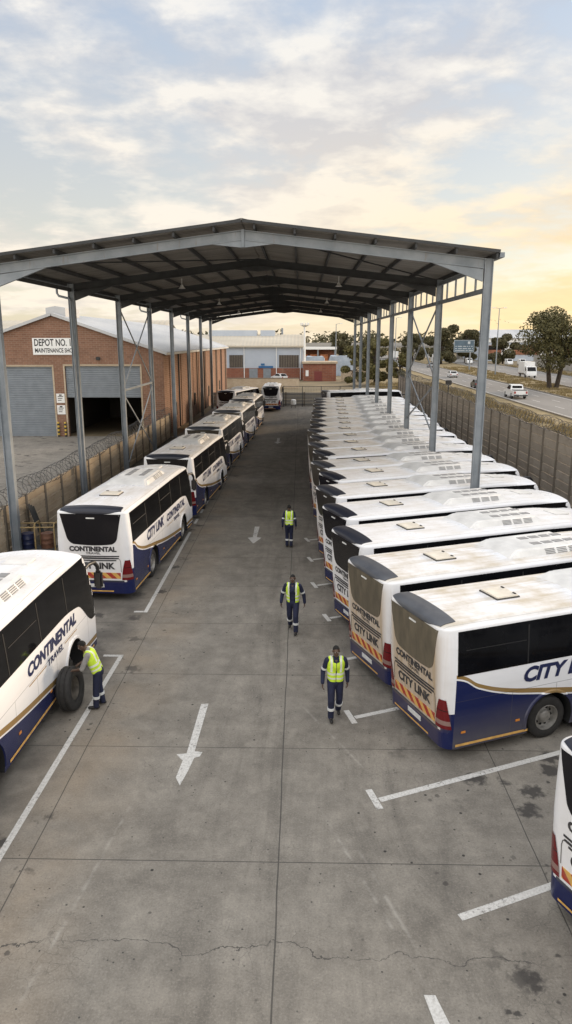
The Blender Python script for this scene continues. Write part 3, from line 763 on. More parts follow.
for sg in (-1, 1): rc.bar((XM, YA-.02, ZM+.445), (XM, YB, ZM+.445), .05, .05) if sg < 0 else rc.add([(XM-.35, YA-.02, ZM+.40), (XM, YA-.02, ZM+.475), (XM+.35, YA-.02, ZM+.40), (XM-.35, YB, ZM+.40), (XM, YB, ZM+.475), (XM+.35, YB, ZM+.40)], [(0,1,4,3),(1,2,5,4)])
cpart(rc, 'ridge_cap', M['roof'])
for y0, y1 in zip(FY[:-1], FY[1:]):
    g = MB(); a, b = y0+.105, y1-.105
    g.bar((XR, a, 10.02), (XR, b, 10.02), .10, .16); g.bar((XR, a, 10.86), (XR, b, 10.86), .10, .14)
    for k in range(1, 5): yy = y0+9*k/5; g.bar((XR, yy, 10.10), (XR, yy, 10.79), .07, .07, (0,1,0))
    cpart(g, 'eave_girder', M['steel'])
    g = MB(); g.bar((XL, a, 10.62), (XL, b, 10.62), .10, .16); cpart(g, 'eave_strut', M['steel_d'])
def xbr(x, ya, yb, z0, z1):
    for s_ in (-1, 1):
        b = MB(); o_ = .03*s_; b.bar((x+o_, ya+.1, z0 if s_ < 0 else z1), (x+o_, yb-.1, z1 if s_ < 0 else z0), .05, .09); cpart(b, 'wind_brace', M['steel'])
xbr(XR, FY[1], FY[2], 9.9, 6.35); xbr(XR, FY[1], FY[2], 6.2, 3.62)
xbr(XL, FY[2], FY[3], 10.3, 5.4); xbr(XL, FY[2], FY[3], 5.1, .4)
b = MB(); b.bar((XL, FY[2]+.1, 5.25), (XL, FY[3]-.1, 5.25), .1, .12); cpart(b, 'brace_strut', M['steel'])
for sd in (0, 1):                                        # plan bracing under the sheeting
    for k in (0, 3, 6):
        b = MB(); xa, xb = (XL+.3, XM-.2) if sd == 0 else (XM+.2, XR-.3)
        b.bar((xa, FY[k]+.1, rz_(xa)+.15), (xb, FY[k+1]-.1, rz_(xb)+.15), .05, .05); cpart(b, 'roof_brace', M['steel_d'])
for y in FY[1:7:2] + [FY[0]+.6]:
    d = MB(); xe = XL-.62
    d.tube([(xe, y-.22, ZL+.2), (xe, y-.22, ZL-.25), (xe+.08, y-.22, ZL-.38), (XL-.05, y-.22, ZL-.50), (XL, y-.22, ZL-.65), (XL, y-.22, .1)], .055, 8); cpart(d, 'downpipe', M['steel'], 50)
for k, (x, fy) in enumerate(((-6.4,1),(2.0,1),(-6.4,3),(2.0,3),(-6.4,5),(2.0,5))):
    l = thing('high_bay_lamp', 'small unlit white lamp hanging under the steel canopy roof', 'lamp', (x, FY[fy]+4.5, rz_(x)-.32), 0, 'lamps under the canopy')
    q = MB(); q.lathe([(.02,.52),(.02,.2),(.07,.18),(.10,.08),(.19,0),(.17,0),(.001,.05)], 14, axis='z'); q.build('lamp_shade', M['white'], l, 40)

# ------------------------------------------------------------------ yard walls
def precast_wall(name, label, p0, p1, step, h, mat, nb, coil=None, cat='wall', wire_r=.34):
    p0 = Vector((*p0, 0)); p1 = Vector((*p1, 0)); L_ = (p1-p0).length; n = round(L_/step); d = (p1-p0)/L_; st = L_/n
    t = thing(name, label, cat, p0, math.atan2(d.y, d.x))
    pm = MB(); pm.bbox(-.075, .075, -.085, .085, 0, h+.05, .012); pme = pm.mesh('post', M['precast_post'])
    vs = []
    for v in range(3):
        b = MB(); bh = h/nb
        for k in range(nb):
            o_ = random.uniform(-.008, .008); b.bbox(.077, st-.077, -.035+o_, .035+o_, k*bh+.013, (k+1)*bh-.013, .014)
        vs.append(b.mesh('panel', mat))
    for k in range(n+1):
        link('post', pme, t, (k*st, 0, 0))
        if k < n: link('panel', vs[k*7 % 3], t, (k*st, 0, 0))
    if coil:
        c = MB(); N = int((coil[1]-coil[0])/.52)*12; pts = []
        for i in range(N):
            a = 2*math.pi*i/12; x = coil[0]+i*.52/12; rr = wire_r*(1+.10*math.sin(x*1.7)); pts.append((x+.10*math.sin(x*3.1), rr*math.cos(a), h+wire_r*.95+rr*math.sin(a)+.04*math.sin(x*.9)))
        c.tube(pts, .013, 3, caps=False)
        for a in range(3): c.tube([(coil[0], .04*(a-1), h+.1+.22*a), (coil[1], .04*(a-1), h+.1+.22*a)], .007, 3)
        c.build('razor_wire', M['wire'], t)
        for k in range(0, n+1, 2): pass
    return t
precast_wall('precast_wall', 'tan precast concrete panel wall with razor wire behind the left row of coaches', (-11.45, 13.2), (-11.45, 62.4), 2.2, 2.05, M['precast'], 6, (.2, 49))
precast_wall('precast_wall', 'tall brown precast panel wall between the right row of coaches and the highway', (12.5, 92.8), (12.5, 14), 2.08, 3.9, M['precast_r'], 9, (.2, 78))
precast_wall('end_wall', 'low grey concrete wall across the far end of the yard', (-11.4, 93.0), (12.3, 93.0), 2.4, 1.75, M['wallgrey'], 4)
# mesh fence just inside the end wall
mf = thing('mesh_fence', 'thin post and rail wire fence in front of the end wall', 'fence', (-2.2, 92.2, 0))
for k in range(7):
    q = MB(); q.tube([(k*2.4, 0, 0), (k*2.4, 0, 2.6)], .05, 6); q.build('post', M['steel_d'], mf)
q = MB()
for z in (.3, 1.5, 2.55): q.tube([(0, 0, z), (14.4, 0, z)], .03, 4)
q.build('rail', M['steel_d'], mf)
q = MB()
for k in range(73): q.tube([(k*.2, .02, .1), (k*.2, .02, 2.55)], .006, 3, caps=False)
q.build('mesh', M['wire'], mf)

# ------------------------------------------------------------------ brick maintenance shed
bx0, bx1, by0, by1, ez, rzg = -30.6, -11.85, 62.7, 116.0, 7.3, 10.45
bxm = (bx0+bx1)/2
bs = thing('brick_workshop', 'red brick gabled workshop with two roller doors left of the canopy', 'building', (bxm, by0, 0))
bo = Vector((bxm, by0, 0))
def bp(mb, name, mat, smooth=None, par=bs):
    mb.v = [tuple(Vector(v)-bo) for v in mb.v]; return mb.build(name, mat, par, smooth)
dl, dr = (-27.0, -21.55, 6.05), (-20.45, -13.9, 6.1)
w = MB(); th = .35
for x0, x1, z0, z1 in ((bx0, dl[0], 0, ez), (dl[0], dl[1], dl[2], ez), (dl[1], dr[0], 0, ez), (dr[0], dr[1], dr[2], ez), (dr[1], bx1, 0, ez)):
    w.box(x0, x1, by0, by0+th, z0, z1)
w.add([(bx0, by0, ez), (bx1, by0, ez), (bxm, by0, rzg), (bx0, by0+th, ez), (bx1, by0+th, ez), (bxm, by0+th, rzg)], [(0,1,2),(5,4,3),(0,3,4,1),(1,4,5,2),(2,5,3,0)])
w.box(bx1-th, bx1, by0+th+.002, by1, 0, ez); w.box(bx0, bx0+th, by0+th+.002, by1, 0, ez); w.box(bx0+th, bx1-th, by1-th, by1, 0, ez)
w.add([(bx0, by1-th, ez), (bx1, by1-th, ez), (bxm, by1-th, rzg), (bx0, by1, ez), (bx1, by1, ez), (bxm, by1, rzg)], [(0,1,2),(5,4,3),(0,3,4,1),(1,4,5,2),(2,5,3,0)])
bp(w, 'wall', M['brick'])
for k in range(9):
    p = MB(); y = by0+3+k*6.2; p.box(bx1+.002, bx1+.06, y-.3, y+.3, 0, ez-.25); bp(p, 'pilaster', M['brick'])
for k in range(8):
    y = by0+6.1+k*6.2
    if k % 2 == 0:
        f = MB(); f.box(bx1+.002, bx1+.06, y-1.1, y-.2, 1.3, 2.6); wo = bp(f, 'window', M['steel_d'])
        g = MB(); g.box(bx1+.062, bx1+.07, y-1.03, y-.27, 1.37, 2.53); bp(g, 'pane', M['glass'], None, wo)
        wo2 = wo
    f = MB(); f.tube([(bx1+.13, y+.9, ez-.2), (bx1+.13, y+.9, .1)], .07, 8); bp(f, 'downpipe', M['precast_post'] if k % 3 else M['steel_d'], 50)
f = MB(); f.box(bx1+.002, bx1+.08, by0+22.5, by0+23.9, 0, 2.3); bp(f, 'side_door', M['steel_d'])
r = MB(); ov = .45
for sg in (-1, 1):
    xe = bxm+sg*((bx1-bx0)/2+.35); sl = (rzg-ez)/((bx1-bx0)/2); ze = ez-.35*sl+.06
    prof = []; y = by0-.3
    while y < by1+.3: prof += [(y, 0), (y+.30, 0), (y+.38, .05), (y+.52, .05)]; y += .6
    r.grid([[(xe, a, ze+b) for a, b in prof], [(bxm, a, rzg+.06+b) for a, b in prof]])
    r.bar((xe, by0-.31, ze-.06), (bxm, by0-.31, rzg), .03, .24); r.bar((xe, by0-.3, ze-.10), (xe, by1+.3, ze-.10), .03, .2)
bp(r, 'roof', M['tinroof'])
v = MB()
v.add([(bxm+a, yy, z) for yy in (by0+1.0, by0+5) for a, z in ((-.85, rzg-.2), (-.85, rzg+.55), (0, rzg+.7), (.85, rzg+.55), (.85, rzg-.2))], [(0,1,2,3,4)[::-1], (5,6,7,8,9), (0,5,6,1), (1,6,7,2), (2,7,8,3), (3,8,9,4)]); bp(v, 'ridge_ventilator', M['tinroof'])
def roller(x0, x1, z0, z1):
    m = MB(); rows = []; z = z0; k = 0
    while z < z1-.01:
        rows += [[(x0, by0+.17, z), (x1, by0+.17, z)], [(x0, by0+.135, z+.03), (x1, by0+.135, z+.03)], [(x0, by0+.135, z+.13), (x1, by0+.135, z+.13)], [(x0, by0+.17, z+.155), (x1, by0+.17, z+.155)]]; z += .157
    m.grid(rows); m.box(x0, x1, by0+.12, by0+.20, z0-.08, z0-.004); return m
bp(roller(dl[0]+.02, dl[1]-.02, .09, dl[2]), 'roller_door', M['shutter'])
bp(roller(dr[0]+.02, dr[1]-.02, 3.5, dr[2]), 'roller_door', M['shutter'])
for x0, x1, z1 in (dl, dr):
    f = MB(); f.box(x0-.14, x0, by0-.03, by0-.004, 0, z1); f.box(x1, x1+.14, by0-.03, by0-.004, 0, z1); f.box(x0-.14, x1+.14, by0-.034, by0-.004, z1+.002, z1+.16); bp(f, 'door_surround', M['precast'])
i = MB(); i.box(bx0+.4, bx1-.4, by0+16, by0+16.2, 0, 7.0); i.box(bx0+.4, bx1-.4, by0+.4, by0+15.9, 6.9, 7.0); i.box(dl[1]+.4, dl[1]+.6, by0+.4, by0+15.9, 0, 6.9); bp(i, 'inner_partition', M['hatchedge'])
sgn = thing('workshop_sign', 'white board lettered DEPOT NO. 10 MAINTENANCE SHOP on the brick gable', 'sign', (-21.15, by0-.05, 7.76))
q = MB(); q.bbox(-1.92, 1.92, -.03, .03, -.70, .70, .012); q.build('board', M['white'], sgn)
def flat_text(mb, s, size, x, z, y, **kw):
    vs, fs = text_mesh(s, size, **kw); mb.add([(x+v.x, y, z+v.y) for v in vs], fs)
q = MB(); flat_text(q, 'DEPOT NO. 10', .80, 0, .06, -.036, align='CENTER', bold=.018, width=3.5); flat_text(q, 'MAINTENANCE SHOP', .50, 0, -.50, -.036, align='CENTER', bold=.012, width=3.45); q.build('lettering', M['blacktext'], sgn)
for z, lb in ((3.35, 'upper small white notice on the brick pier between the roller doors'), (2.35, 'lower small white notice on the brick pier between the roller doors')):
    n = thing('notice', lb, 'sign', (-20.98, by0-.04, z)); q = MB(); q.bbox(-.36, .36, -.015, .015, -.40, .40, .006); q.build('board', M['white'], n)
    q = MB()
    for k in range(3): q.box(-.24, .24-.08*k, -.024, -.019, .12-.16*k, .18-.16*k)
    q.box(-.12, .12, -.024, -.019, .22, .33); q.build('lettering', M['blacktext'], n)
fl = thing('wall_lamp', 'small black floodlight on the brick above the open door', 'lamp', (-17.4, by0-.02, 6.75)); q = MB(); q.tube([(0,0,0),(0,-.25,.05)], .04, 6); q.bbox(-.18,.18,-.42,-.2,-.15,.15,.04); q.build('lamp_head', M['black'], fl)
M['stripe'] = None
def mat_stripe():
    t = NT('yellow_black_guard'); z = t.sep(t.coord())[2]
    return t.set(t.mix(t.math('GREATER_THAN', t.math('FRACT', t.math('MULTIPLY', z, 3.0)), .5), (.02,.02,.02), (.5,.34,.05)), .6)
M['stripe'] = mat_stripe()
for x, lb in ((-21.3, 'black and yellow post guard beside the closed roller door'), (-20.68, 'black and yellow post guard beside the half open roller door')):
    g = thing('post_guard', lb, 'bollard', (x, by0-.2, 0)); q = MB(); q.lathe([(.001,1.3),(.08,1.29),(.10,1.25),(.10,0)], 14, axis='z'); q.build('tube', M['stripe'], g, 40)
# work truck standing in the dark of the open bay
# ------------------------------------------------------------------ buildings beyond the yard
def gable_shed(name, label, x0, x1, y0, y1, ez, rz, wallm, roofm, along='x', dado=None):
    t = thing(name, label, 'building', ((x0+x1)/2, y0, 0)); o = Vector(((x0+x1)/2, y0, 0))
    def P(mb, nm, mt): mb.v = [tuple(Vector(v)-o) for v in mb.v]; return mb.build(nm, mt, t)
    ym = (y0+y1)/2; w = MB(); w.box(x0, x1, y0, y1, 0, ez)
    w.add([(x0, y0, ez), (x0, y1, ez), (x0, ym, rz), (x1, y0, ez), (x1, y1, ez), (x1, ym, rz)], [(0,2,1),(3,4,5),(0,3,5,2),(1,2,5,4)]); P(w, 'wall', wallm)
    r = MB(); prof = [(x0-.4+(x1-x0+.8)*k/120, .06*(k % 2)) for k in range(121)]
    for ya, yb in ((y0-.5, ym), (y1+.5, ym)):
        r.grid([[(a, ya, ez-.5*(rz-ez)/(ym-y0)+.12+b) for a, b in prof], [(a, yb, rz+.12+b) for a, b in prof]])
    r.box(x0-.4, x1+.4, y0-.62, y0-.5, ez-.25, ez+.1); P(r, 'roof', roofm)
    if dado: d = MB(); d.box(x0-.02, x1+.02, y0-.04, y0-.004, 0, dado); P(d, 'dado', M['brick2'])
    return t, P
t, P = gable_shed('warehouse', 'pale blue clad warehouse with brick base beyond the end wall', -46, .45, 155, 175, 7.05, 9.35, M['clad'], M['tinroof_tan'], dado=2.5)
M['louvre'] = simple('brown_louvre', (.11,.09,.07), .8, 0, .2, 3)
M['bluesign'] = simple('blue_board', (.02,.11,.26), .5)
for x0, x1 in ((-15.2, -12.3), (-4.65, -.45), (-27, -23)):
    q = MB(); q.box(x0, x1, 154.93, 154.98, 2.6, 5.2); wo = P(q, 'louvre_window', M['louvre'])
    q = MB()
    for k in range(8): xx = x0+(x1-x0)*(k+.5)/8; q.box(xx-.04, xx+.04, 154.90, 154.925, 2.6, 5.2)
    P(q, 'mullion', M['dark']).parent = t
for x in (-12.05, -5.2, -.1): q = MB(); q.tube([(x, 154.85, 7.0), (x, 154.85, .1)], .09, 6); P(q, 'downpipe', M['white'])
q = MB(); q.box(-11, -9.2, 154.9, 154.955, 0, 2.4); P(q, 'door', M['shutter'])
q = MB(); q.box(-8.0, -6.4, 154.9, 154.955, 0, 2.4); P(q, 'door', M['shutter'])
q = MB(); q.box(-9.0, -5.9, 154.86, 154.952, 2.5, 2.95); q.box(-8.5, -7.7, 154.86, 154.952, 3.05, 3.45); P(q, 'signboard', M['bluesign'])
for a, b in ((-20.5, -9.8), (-9.0, -5.8)):
    q = MB(); q.box(a, b, 163.5, 166.5, 9.0, 10.4); P(q, 'roof_ventilator', M['clad'])
q = MB(); q.tube([(-4.2, 166, 9.0), (-4.2, 166, 10.9)], .25, 8); P(q, 'flue', M['shutter'])
gable_shed('long_shed', 'long sandy roofed shed behind the brick workshop', -80, -24, 121, 146, 8.6, 11.6, M['clad'], M['tinroof_tan'])
# small flat-roofed gatehouse
gh = thing('gatehouse', 'small red brick flat roofed building with a red door beyond the end wall', 'building', (3.9, 150.5, 0))
q = MB(); q.box(-3.4, 3.4, .5, 6, 0, 3.5); q.build('wall', M['brick2'], gh)
q = MB(); q.bbox(-3.7, 3.7, .2, 6.3, 3.52, 3.95, .05); q.build('roof', M['precast'], gh)
M['reddoor'] = simple('dark_red_door', (.16,.03,.025), .6)
q = MB(); q.box(-1.1, .5, .42, .49, 0, 2.0); q.build('door', M['reddoor'], gh)
q = MB(); q.box(-2.9, -2.3, .3, .49, 1.0, 2.2); q.build('meter_box', M['white'], gh)
def boxwall(name, label, p0, p1, h, th, mat):
    t = thing(name, label, 'wall', (*p0, 0), math.atan2(p1[1]-p0[1], p1[0]-p0[0])); L_ = math.dist(p0, p1)
    q = MB(); q.box(0, L_, -th/2, th/2, 0, h); q.build('wall', mat, t)
    q = MB(); q.bbox(-.05, L_+.05, -th/2-.06, th/2+.06, h+.002, h+.12, .02); q.build('coping', M['precast_post'], t)
    for k in range(int(L_/6)+1):
        q = MB(); q.box(k*6-.2 if k else .0, k*6+.2, -th/2-.09, -th/2-.002, 0, h-.03); q.build('pier', mat, t)
boxwall('boundary_wall', 'low tan wall standing in front of the pale blue warehouse', (-30, 128), (-.3, 128), 1.7, .25, M['precast'])
boxwall('boundary_wall', 'grey block wall beyond the far carriageway behind the big tree', (70.5, 130), (76, 240), 3.6, .3, M['wallgrey'])
boxwall('boundary_wall', 'short tan wall to the right of the small brick building', (8.2, 149), (14.5, 149), 2.2, .25, M['precast'])
# open-sided store with orange goods
sh = thing('open_store', 'flat white roofed open store stacked with orange goods behind the gatehouse', 'building', (4, 215, 0))
q = MB(); q.box(-11, 6.5, 0, 10, 5.6, 6.3); q.build('roof', M['white'], sh)
for x in (-10, -4.5, 1, 6): q = MB(); q.box(x-.2, x+.2, .4, .8, 0, 5.6); q.build('post', M['shutter'], sh)
q = MB(); q.box(-10.5, 6.2, 9, 9.3, 0, 5.58); q.build('back_wall', M['brick2'], sh)
M['orangegoods'] = simple('orange_goods', (.36,.13,.05), .7, var=.5, scale=2)
for k in range(5):
    g = thing('goods_stack', 'orange brown stack of goods under the white roofed store', 'stack', (-5.2+k*3.0, 218, 0), 0, 'stacks in the open store')
    q = MB()
    for j in range(3): q.bbox(-1.3+.1*j, 1.3-.06*j, -1, 1, j*1.4+.02, j*1.4+1.36, .08)
    q.build('stack', M['orangegoods'], g)
# tarpaulin-covered loads
M['tarp'] = mat_noise('blue_grey_tarp', (.24,.28,.33), (.38,.42,.46), .6)
for x, y, s_, lb in ((9.5, 176, 1.0, 'blue grey tarpaulin covered load near the dark trees'), (3.6, 190, .9, 'grey tarpaulin covered load behind the gatehouse roof')):
    tp = thing('covered_load', lb, 'load', (x, y, 0)); bm = bmesh.new(); bmesh.ops.create_cube(bm, size=1); bmesh.ops.subdivide_edges(bm, edges=bm.edges[:], cuts=5, use_grid_fill=True)
    for v in bm.verts:
        p = Vector(v.co); k = 1-.35*(p.z+.5); v.co = Vector((p.x*7.5*s_*k, p.y*4*k, (p.z+.5)*4.6*s_)) + Vector((1,1,.6))*noise.noise(p*3)*.5*(p.z+.5)
    q = MB(); q.bm(bm); q.build('tarpaulin', M['tarp'], tp, 60)
# overpass
op = thing('overpass', 'grey concrete road bridge crossing the highway in the distance', 'bridge', (60, 335, 0))
M['bridge'] = mat_noise('bridge_concrete', (.28,.27,.25), (.36,.345,.32), .15)
q = MB(); q.box(-75, 90, 0, 12, 5.0, 6.2); q.build('deck', M['bridge'], op)
q = MB(); q.box(-75, 90, -.25, -.002, 5.6, 7.1); q.build('parapet', M['bridge'], op)
for x in (-38, -18, -8, 14, 34, 54): q = MB(); q.box(x-.9, x+.9, 1, 11, -.03, 4.99); q.build('pier', M['bridge'], op)
# showroom block on the right
sb = thing('industrial_block', 'large grey roofed block with an orange lower band across the highway', 'building', (100, 300, 0))
q = MB(); q.box(-26, 70, 0, 40, 0, 9.0); q.build('wall', M['clad'], sb)
q = MB(); q.add([(-27, -1, 9.02), (72, -1, 9.02), (72, 41, 9.02), (-27, 41, 9.02), (-20, 14, 12.6), (64, 14, 12.6), (64, 30, 12.6), (-20, 30, 12.6)], [(0,1,5,4),(1,2,6,5),(2,3,7,6),(3,0,4,7),(4,5,6,7),(3,2,1,0)]); q.build('roof', M['tinroof'], sb)
q = MB(); q.box(-26.1, 70.1, -.3, -.01, 7.4, 8.9); q.build('fascia', M['white'], sb)
M['orangewall'] = simple('orange_red_wall', (.26,.11,.06), .8, var=.3, scale=.4)
q = MB(); q.box(-26.1, 70.1, -.25, -.01, 2.5, 6.2); q.build('orange_band', M['orangewall'], sb)
for k in range(10): q = MB(); q.box(-24+k*9, -19+k*9, -.32, -.26, 4.4, 6.0); q.build('window', M['glass'], sb)
for x, y, w_, h_, lb in ((78.5, 282, 3.6, 5.5, 'white upright board left of the orange band'), (89, 268, 5.0, 4.6, 'wide white board beside the big tree')):
    g = thing('advert_board', lb, 'sign', (x, y, 0)); q = MB(); q.bbox(-w_/2, w_/2, -.1, .1, 1.2, 1.2+h_, .05); q.build('board', M['white'], g)
    for s_ in (-1, 1): q = MB(); q.box(s_*w_*.35-.08, s_*w_*.35+.08, .11, .3, 0, 1.2+h_*.8); q.build('leg', M['steel_d'], g)
# highway direction board: dark blue-grey with a pale route panel and rows of lettering
hb = thing('direction_board', 'blue grey highway direction board on a single pole in the median', 'sign', (46.0, 208, 0), R(3))
M['boardblue'] = simple('sign_grey_blue', (.075,.115,.15), .6, var=.2, scale=1)
M['boardtext'] = simple('sign_pale_marks', (.42,.46,.48), .5)
q = MB(); q.bbox(-2.9, 2.9, -.08, .08, 4.9, 8.3, .06); q.build('board', M['boardblue'], hb)
q = MB()
for z in (4.98, 8.22): q.box(-2.85, 2.85, -.092, -.085, z-.05, z+.05)
for x in (-2.82, 2.82): q.box(x-.05, x+.05, -.096, -.088, 4.98, 8.22)
q.box(1.0, 1.7, -.10, -.085, 7.2, 7.9)
for z, w_ in ((6.55, 4.9), (5.95, 5.0), (5.4, 4.9)):
    x = -w_/2
    while x < w_/2: l_ = random.uniform(.18, .34); q.box(x, min(x+l_, w_/2), -.10, -.085, z-.13, z+.13); x += l_+random.choice((.08, .08, .35))
q.build('lettering', M['boardtext'], hb)
q = MB(); q.tube([(1.9, .2, 0), (1.9, .2, 7.5)], .2, 10); q.build('pole', M['steel'], hb, 50)
# small route sign beside the board
rs = thing('route_sign', 'narrow dark upright road sign with a white P to the right of the direction board', 'sign', (50.2, 206, 0), R(3))
q = MB(); q.bbox(-.55, .55, -.06, .06, 5.2, 8.2, .04); q.build('board', M['boardblue'], rs)
q = MB(); flat_text(q, 'P', 1.7, 0, 6.5, -.07, align='CENTER', bold=.02); q.box(-.12, .12, -.074, -.065, 5.5, 6.2); q.build('lettering', M['boardtext'], rs)
q = MB(); q.tube([(0, .15, 0), (0, .15, 7.5)], .12, 8); q.build('pole', M['steel'], rs, 50)
def street_lamp(label, x, y, h, arms=2, rz=0, grp=None):
    t = thing('street_lamp', label, 'street lamp', (x, y, 0), rz, grp)
    q = MB(); q.tube([(0,0,0), (0,0,h*.5), (0,0,h)], [.18,.14,.09], 8); q.build('pole', M['steel'], t, 50)
    for s_ in ((-1, 1) if arms == 2 else (1,)):
        q = MB(); q.tube([(0,0,h-.1), (s_*.5,0,h+.06), (s_*1.1,0,h+.10)], .05, 6); ar = q.build('arm', M['steel'], t)
        q = MB(); q.bbox(s_*1.35-.4, s_*1.35+.4, -.15, .15, h+.02, h+.20, .05); q.build('lamp_head', M['white'], ar)
street_lamp('tall double headed street lamp in the highway median by the direction board', 47.0, 177, 15.6)
street_lamp('thin street lamp rising out of the far trees behind the gatehouse', 9.5, 200, 12.5, 1)
street_lamp('distant street lamp left of the overpass', 29.5, 230, 15, 1)
hm = thing('floodlight_mast', 'white mast with a ring of floodlights at the warehouse corner', 'mast', (.75, 152, 0))
q = MB(); q.tube([(0,0,0), (0,0,11)], [.28,.2], 10); q.build('pole', M['white'], hm, 50)
q = MB()
for k in range(9): a = 2*math.pi*k/9; q.bbox(math.cos(a)*.8-.14, math.cos(a)*.8+.14, math.sin(a)*.8-.14, math.sin(a)*.8+.14, 11.3, 11.75, .04)
q.lathe([(.2,10.9),(.85,11.2),(.9,11.3),(.6,11.3),(.2,11.1)], 16, axis='z'); q.build('lamp_ring', M['white'], hm)

# ------------------------------------------------------------------ trees and grass
def mat_leaf(name, a, b):
    t = NT(name); g = t.n('ShaderNodeNewGeometry'); r = g.outputs['Random Per Island']
    n = t.noise(t.coord(), .5, 3)
    t.set(t.mix(t.ramp(t.math('ADD', t.math('MULTIPLY', r, .6), t.math('MULTIPLY', n, .4)), .2, .8), a, b), .7, 0, .25)
    return t.m
M['leaf_olive'] = mat_leaf('olive_foliage', (.042,.042,.016), (.115,.10,.038))
M['leaf_dark'] = mat_leaf('dark_foliage', (.046,.046,.022), (.115,.10,.048))
M['leaf_mid'] = mat_leaf('mid_foliage', (.065,.062,.022), (.145,.125,.048))
M['bark'] = simple('bark', (.05,.038,.028), .95, 0, .4, 3)
def leaf_cloud(mb, c, r, n, ls, rnd):
    for _ in range(n):
        while True:
            p = Vector((rnd.uniform(-1,1), rnd.uniform(-1,1), rnd.uniform(-1,1)))
            if .12 < p.length < 1: break
        p = p.normalized()*(p.length**.55); q = c + Vector((p.x*r[0], p.y*r[1], p.z*r[2]))
        nrm = (p*.7+Vector((rnd.uniform(-1,1), rnd.uniform(-1,1), rnd.uniform(-.4,1)))).normalized()
        u = nrm.orthogonal().normalized(); a = rnd.uniform(0, 6.28); u = Matrix.Rotation(a, 3, nrm) @ u; v = nrm.cross(u); s = ls*rnd.uniform(.6, 1.3)
        mb.add([q-u*s, q-v*s*.45+u*s*.1, q+u*s, q+v*s*.45], [(0,1,2,3)])
def tree(label, x, y, h, cr, leaf, seed, nl=2600, ls=.22, trunks=1, base=.25, grp=None, name='tree', clumps=16):
    rnd = random.Random(seed); t = thing(name, label, 'tree', (x, y, -.02), 0, grp); cb = MB(); anchors = []
    for k in range(clumps):
        a = rnd.uniform(0, 6.28); rr = cr*math.sqrt(rnd.uniform(.02, 1))*.78; zz = rnd.uniform(base+.10, .93)
        f = math.sqrt(max(.05, 1-((zz-(base+1)/2)/(.62*(1-base)+.12))**2)); anchors.append((Vector((rr*f*math.cos(a), rr*f*math.sin(a), h*zz)), cr*rnd.uniform(.20, .36)))
    for c, r in anchors: leaf_cloud(cb, c, (r, r, r*.72), nl//clumps, ls, rnd)
    cb.build('crown', leaf, t)
    for k in range(trunks):
        tb = MB(); sx = (k-(trunks-1)/2)*1.9; lean = sx*.7
        top = Vector((sx+lean*.9, rnd.uniform(-.4,.4), h*.55)); b0 = Vector((sx*.6, 0, 0)); r0 = h*.024+.05
        m1 = b0.lerp(top, .45)+Vector((rnd.uniform(-.25,.25), 0, 0)); tb.tube([b0, m1, top, top+Vector((lean*.3, 0, h*.22))], [r0*1.2, r0, r0*.6, r0*.2], 8)
        for c, r in anchors[k::trunks]:
            q = b0.lerp(top, rnd.uniform(.45, .98)); mid = q.lerp(c, .5)+Vector((0, 0, .04*h)); tb.tube([q, mid, c], [r0*.42, r0*.26, r0*.08], 5)
        tb.build('trunk', M['bark'], t, 60)
    return t
tree('broad olive tree with two dark trunks on the highway median', 44.2, 128, 13.6, 7.6, M['leaf_olive'], 3, 17000, .22, 2, .22, clumps=46)
tree('olive tree at the right edge of the picture, crown touching the two trunked one', 53.5, 131, 12.8, 5.2, M['leaf_olive'], 8, 8000, .22, 1, .26, clumps=26)
gm = 'bushy trees beyond the end wall'
tree('bushy olive tree behind the far canopy posts, leftmost of its group', 10.0, 136, 7.2, 3.0, M['leaf_mid'], 21, 5200, .34, 1, .05, gm)
tree('tallest bushy olive tree behind the far canopy posts', 14.2, 140, 8.8, 3.4, M['leaf_mid'], 22, 5200, .34, 1, .05, gm)
tree('bushy olive tree behind the far canopy posts, rightmost of its group', 18.6, 138, 6.8, 2.8, M['leaf_mid'], 23, 5200, .34, 1, .05, gm)
gd = 'dark trees behind the gatehouse'
tree('large dark round tree behind the tarpaulin load', 12.5, 226, 10.6, 5.0, M['leaf_dark'], 31, 6000, .40, 1, .1, gd)
tree('smaller dark tree beside the large round one', 20.5, 232, 9.6, 4.4, M['leaf_dark'], 32, 6000, .40, 1, .1, gd)
gb = 'dark trees around the direction board'
tree('tall dark pointed tree behind the direction board', 50.0, 262, 14.8, 6.4, M['leaf_dark'], 41, 9000, .42, 1, .0, gb)
tree('dark tree to the right of the direction board', 61.5, 275, 13.0, 6.8, M['leaf_dark'], 42, 9000, .42, 1, .0, gb)
tree('low dark tree left of the direction board by the bridge', 43.5, 285, 10.5, 5.6, M['leaf_dark'], 43, 8000, .42, 1, .0, gb)
tree('dark tree against the grey roofed block', 72.0, 262, 10.0, 6.2, M['leaf_dark'], 44, 8000, .40, 1, .0, gb)
rnd = random.Random(5); wd = MB()
for k in range(420):
    x = rnd.uniform(-330, 420); y = rnd.uniform(430, 520); h = rnd.uniform(6, 15); leaf_cloud(wd, Vector((x, y, h*.5)), (rnd.uniform(4,10), 5, h*.55), 60, 1.5, rnd)
tag(wd.build('far_trees', M['leaf_dark']), 'distant dark belt of trees along the skyline', 'trees', None, 'stuff')
M['drygrass'] = mat_leaf('dry_grass', (.15,.115,.05), (.30,.23,.11))
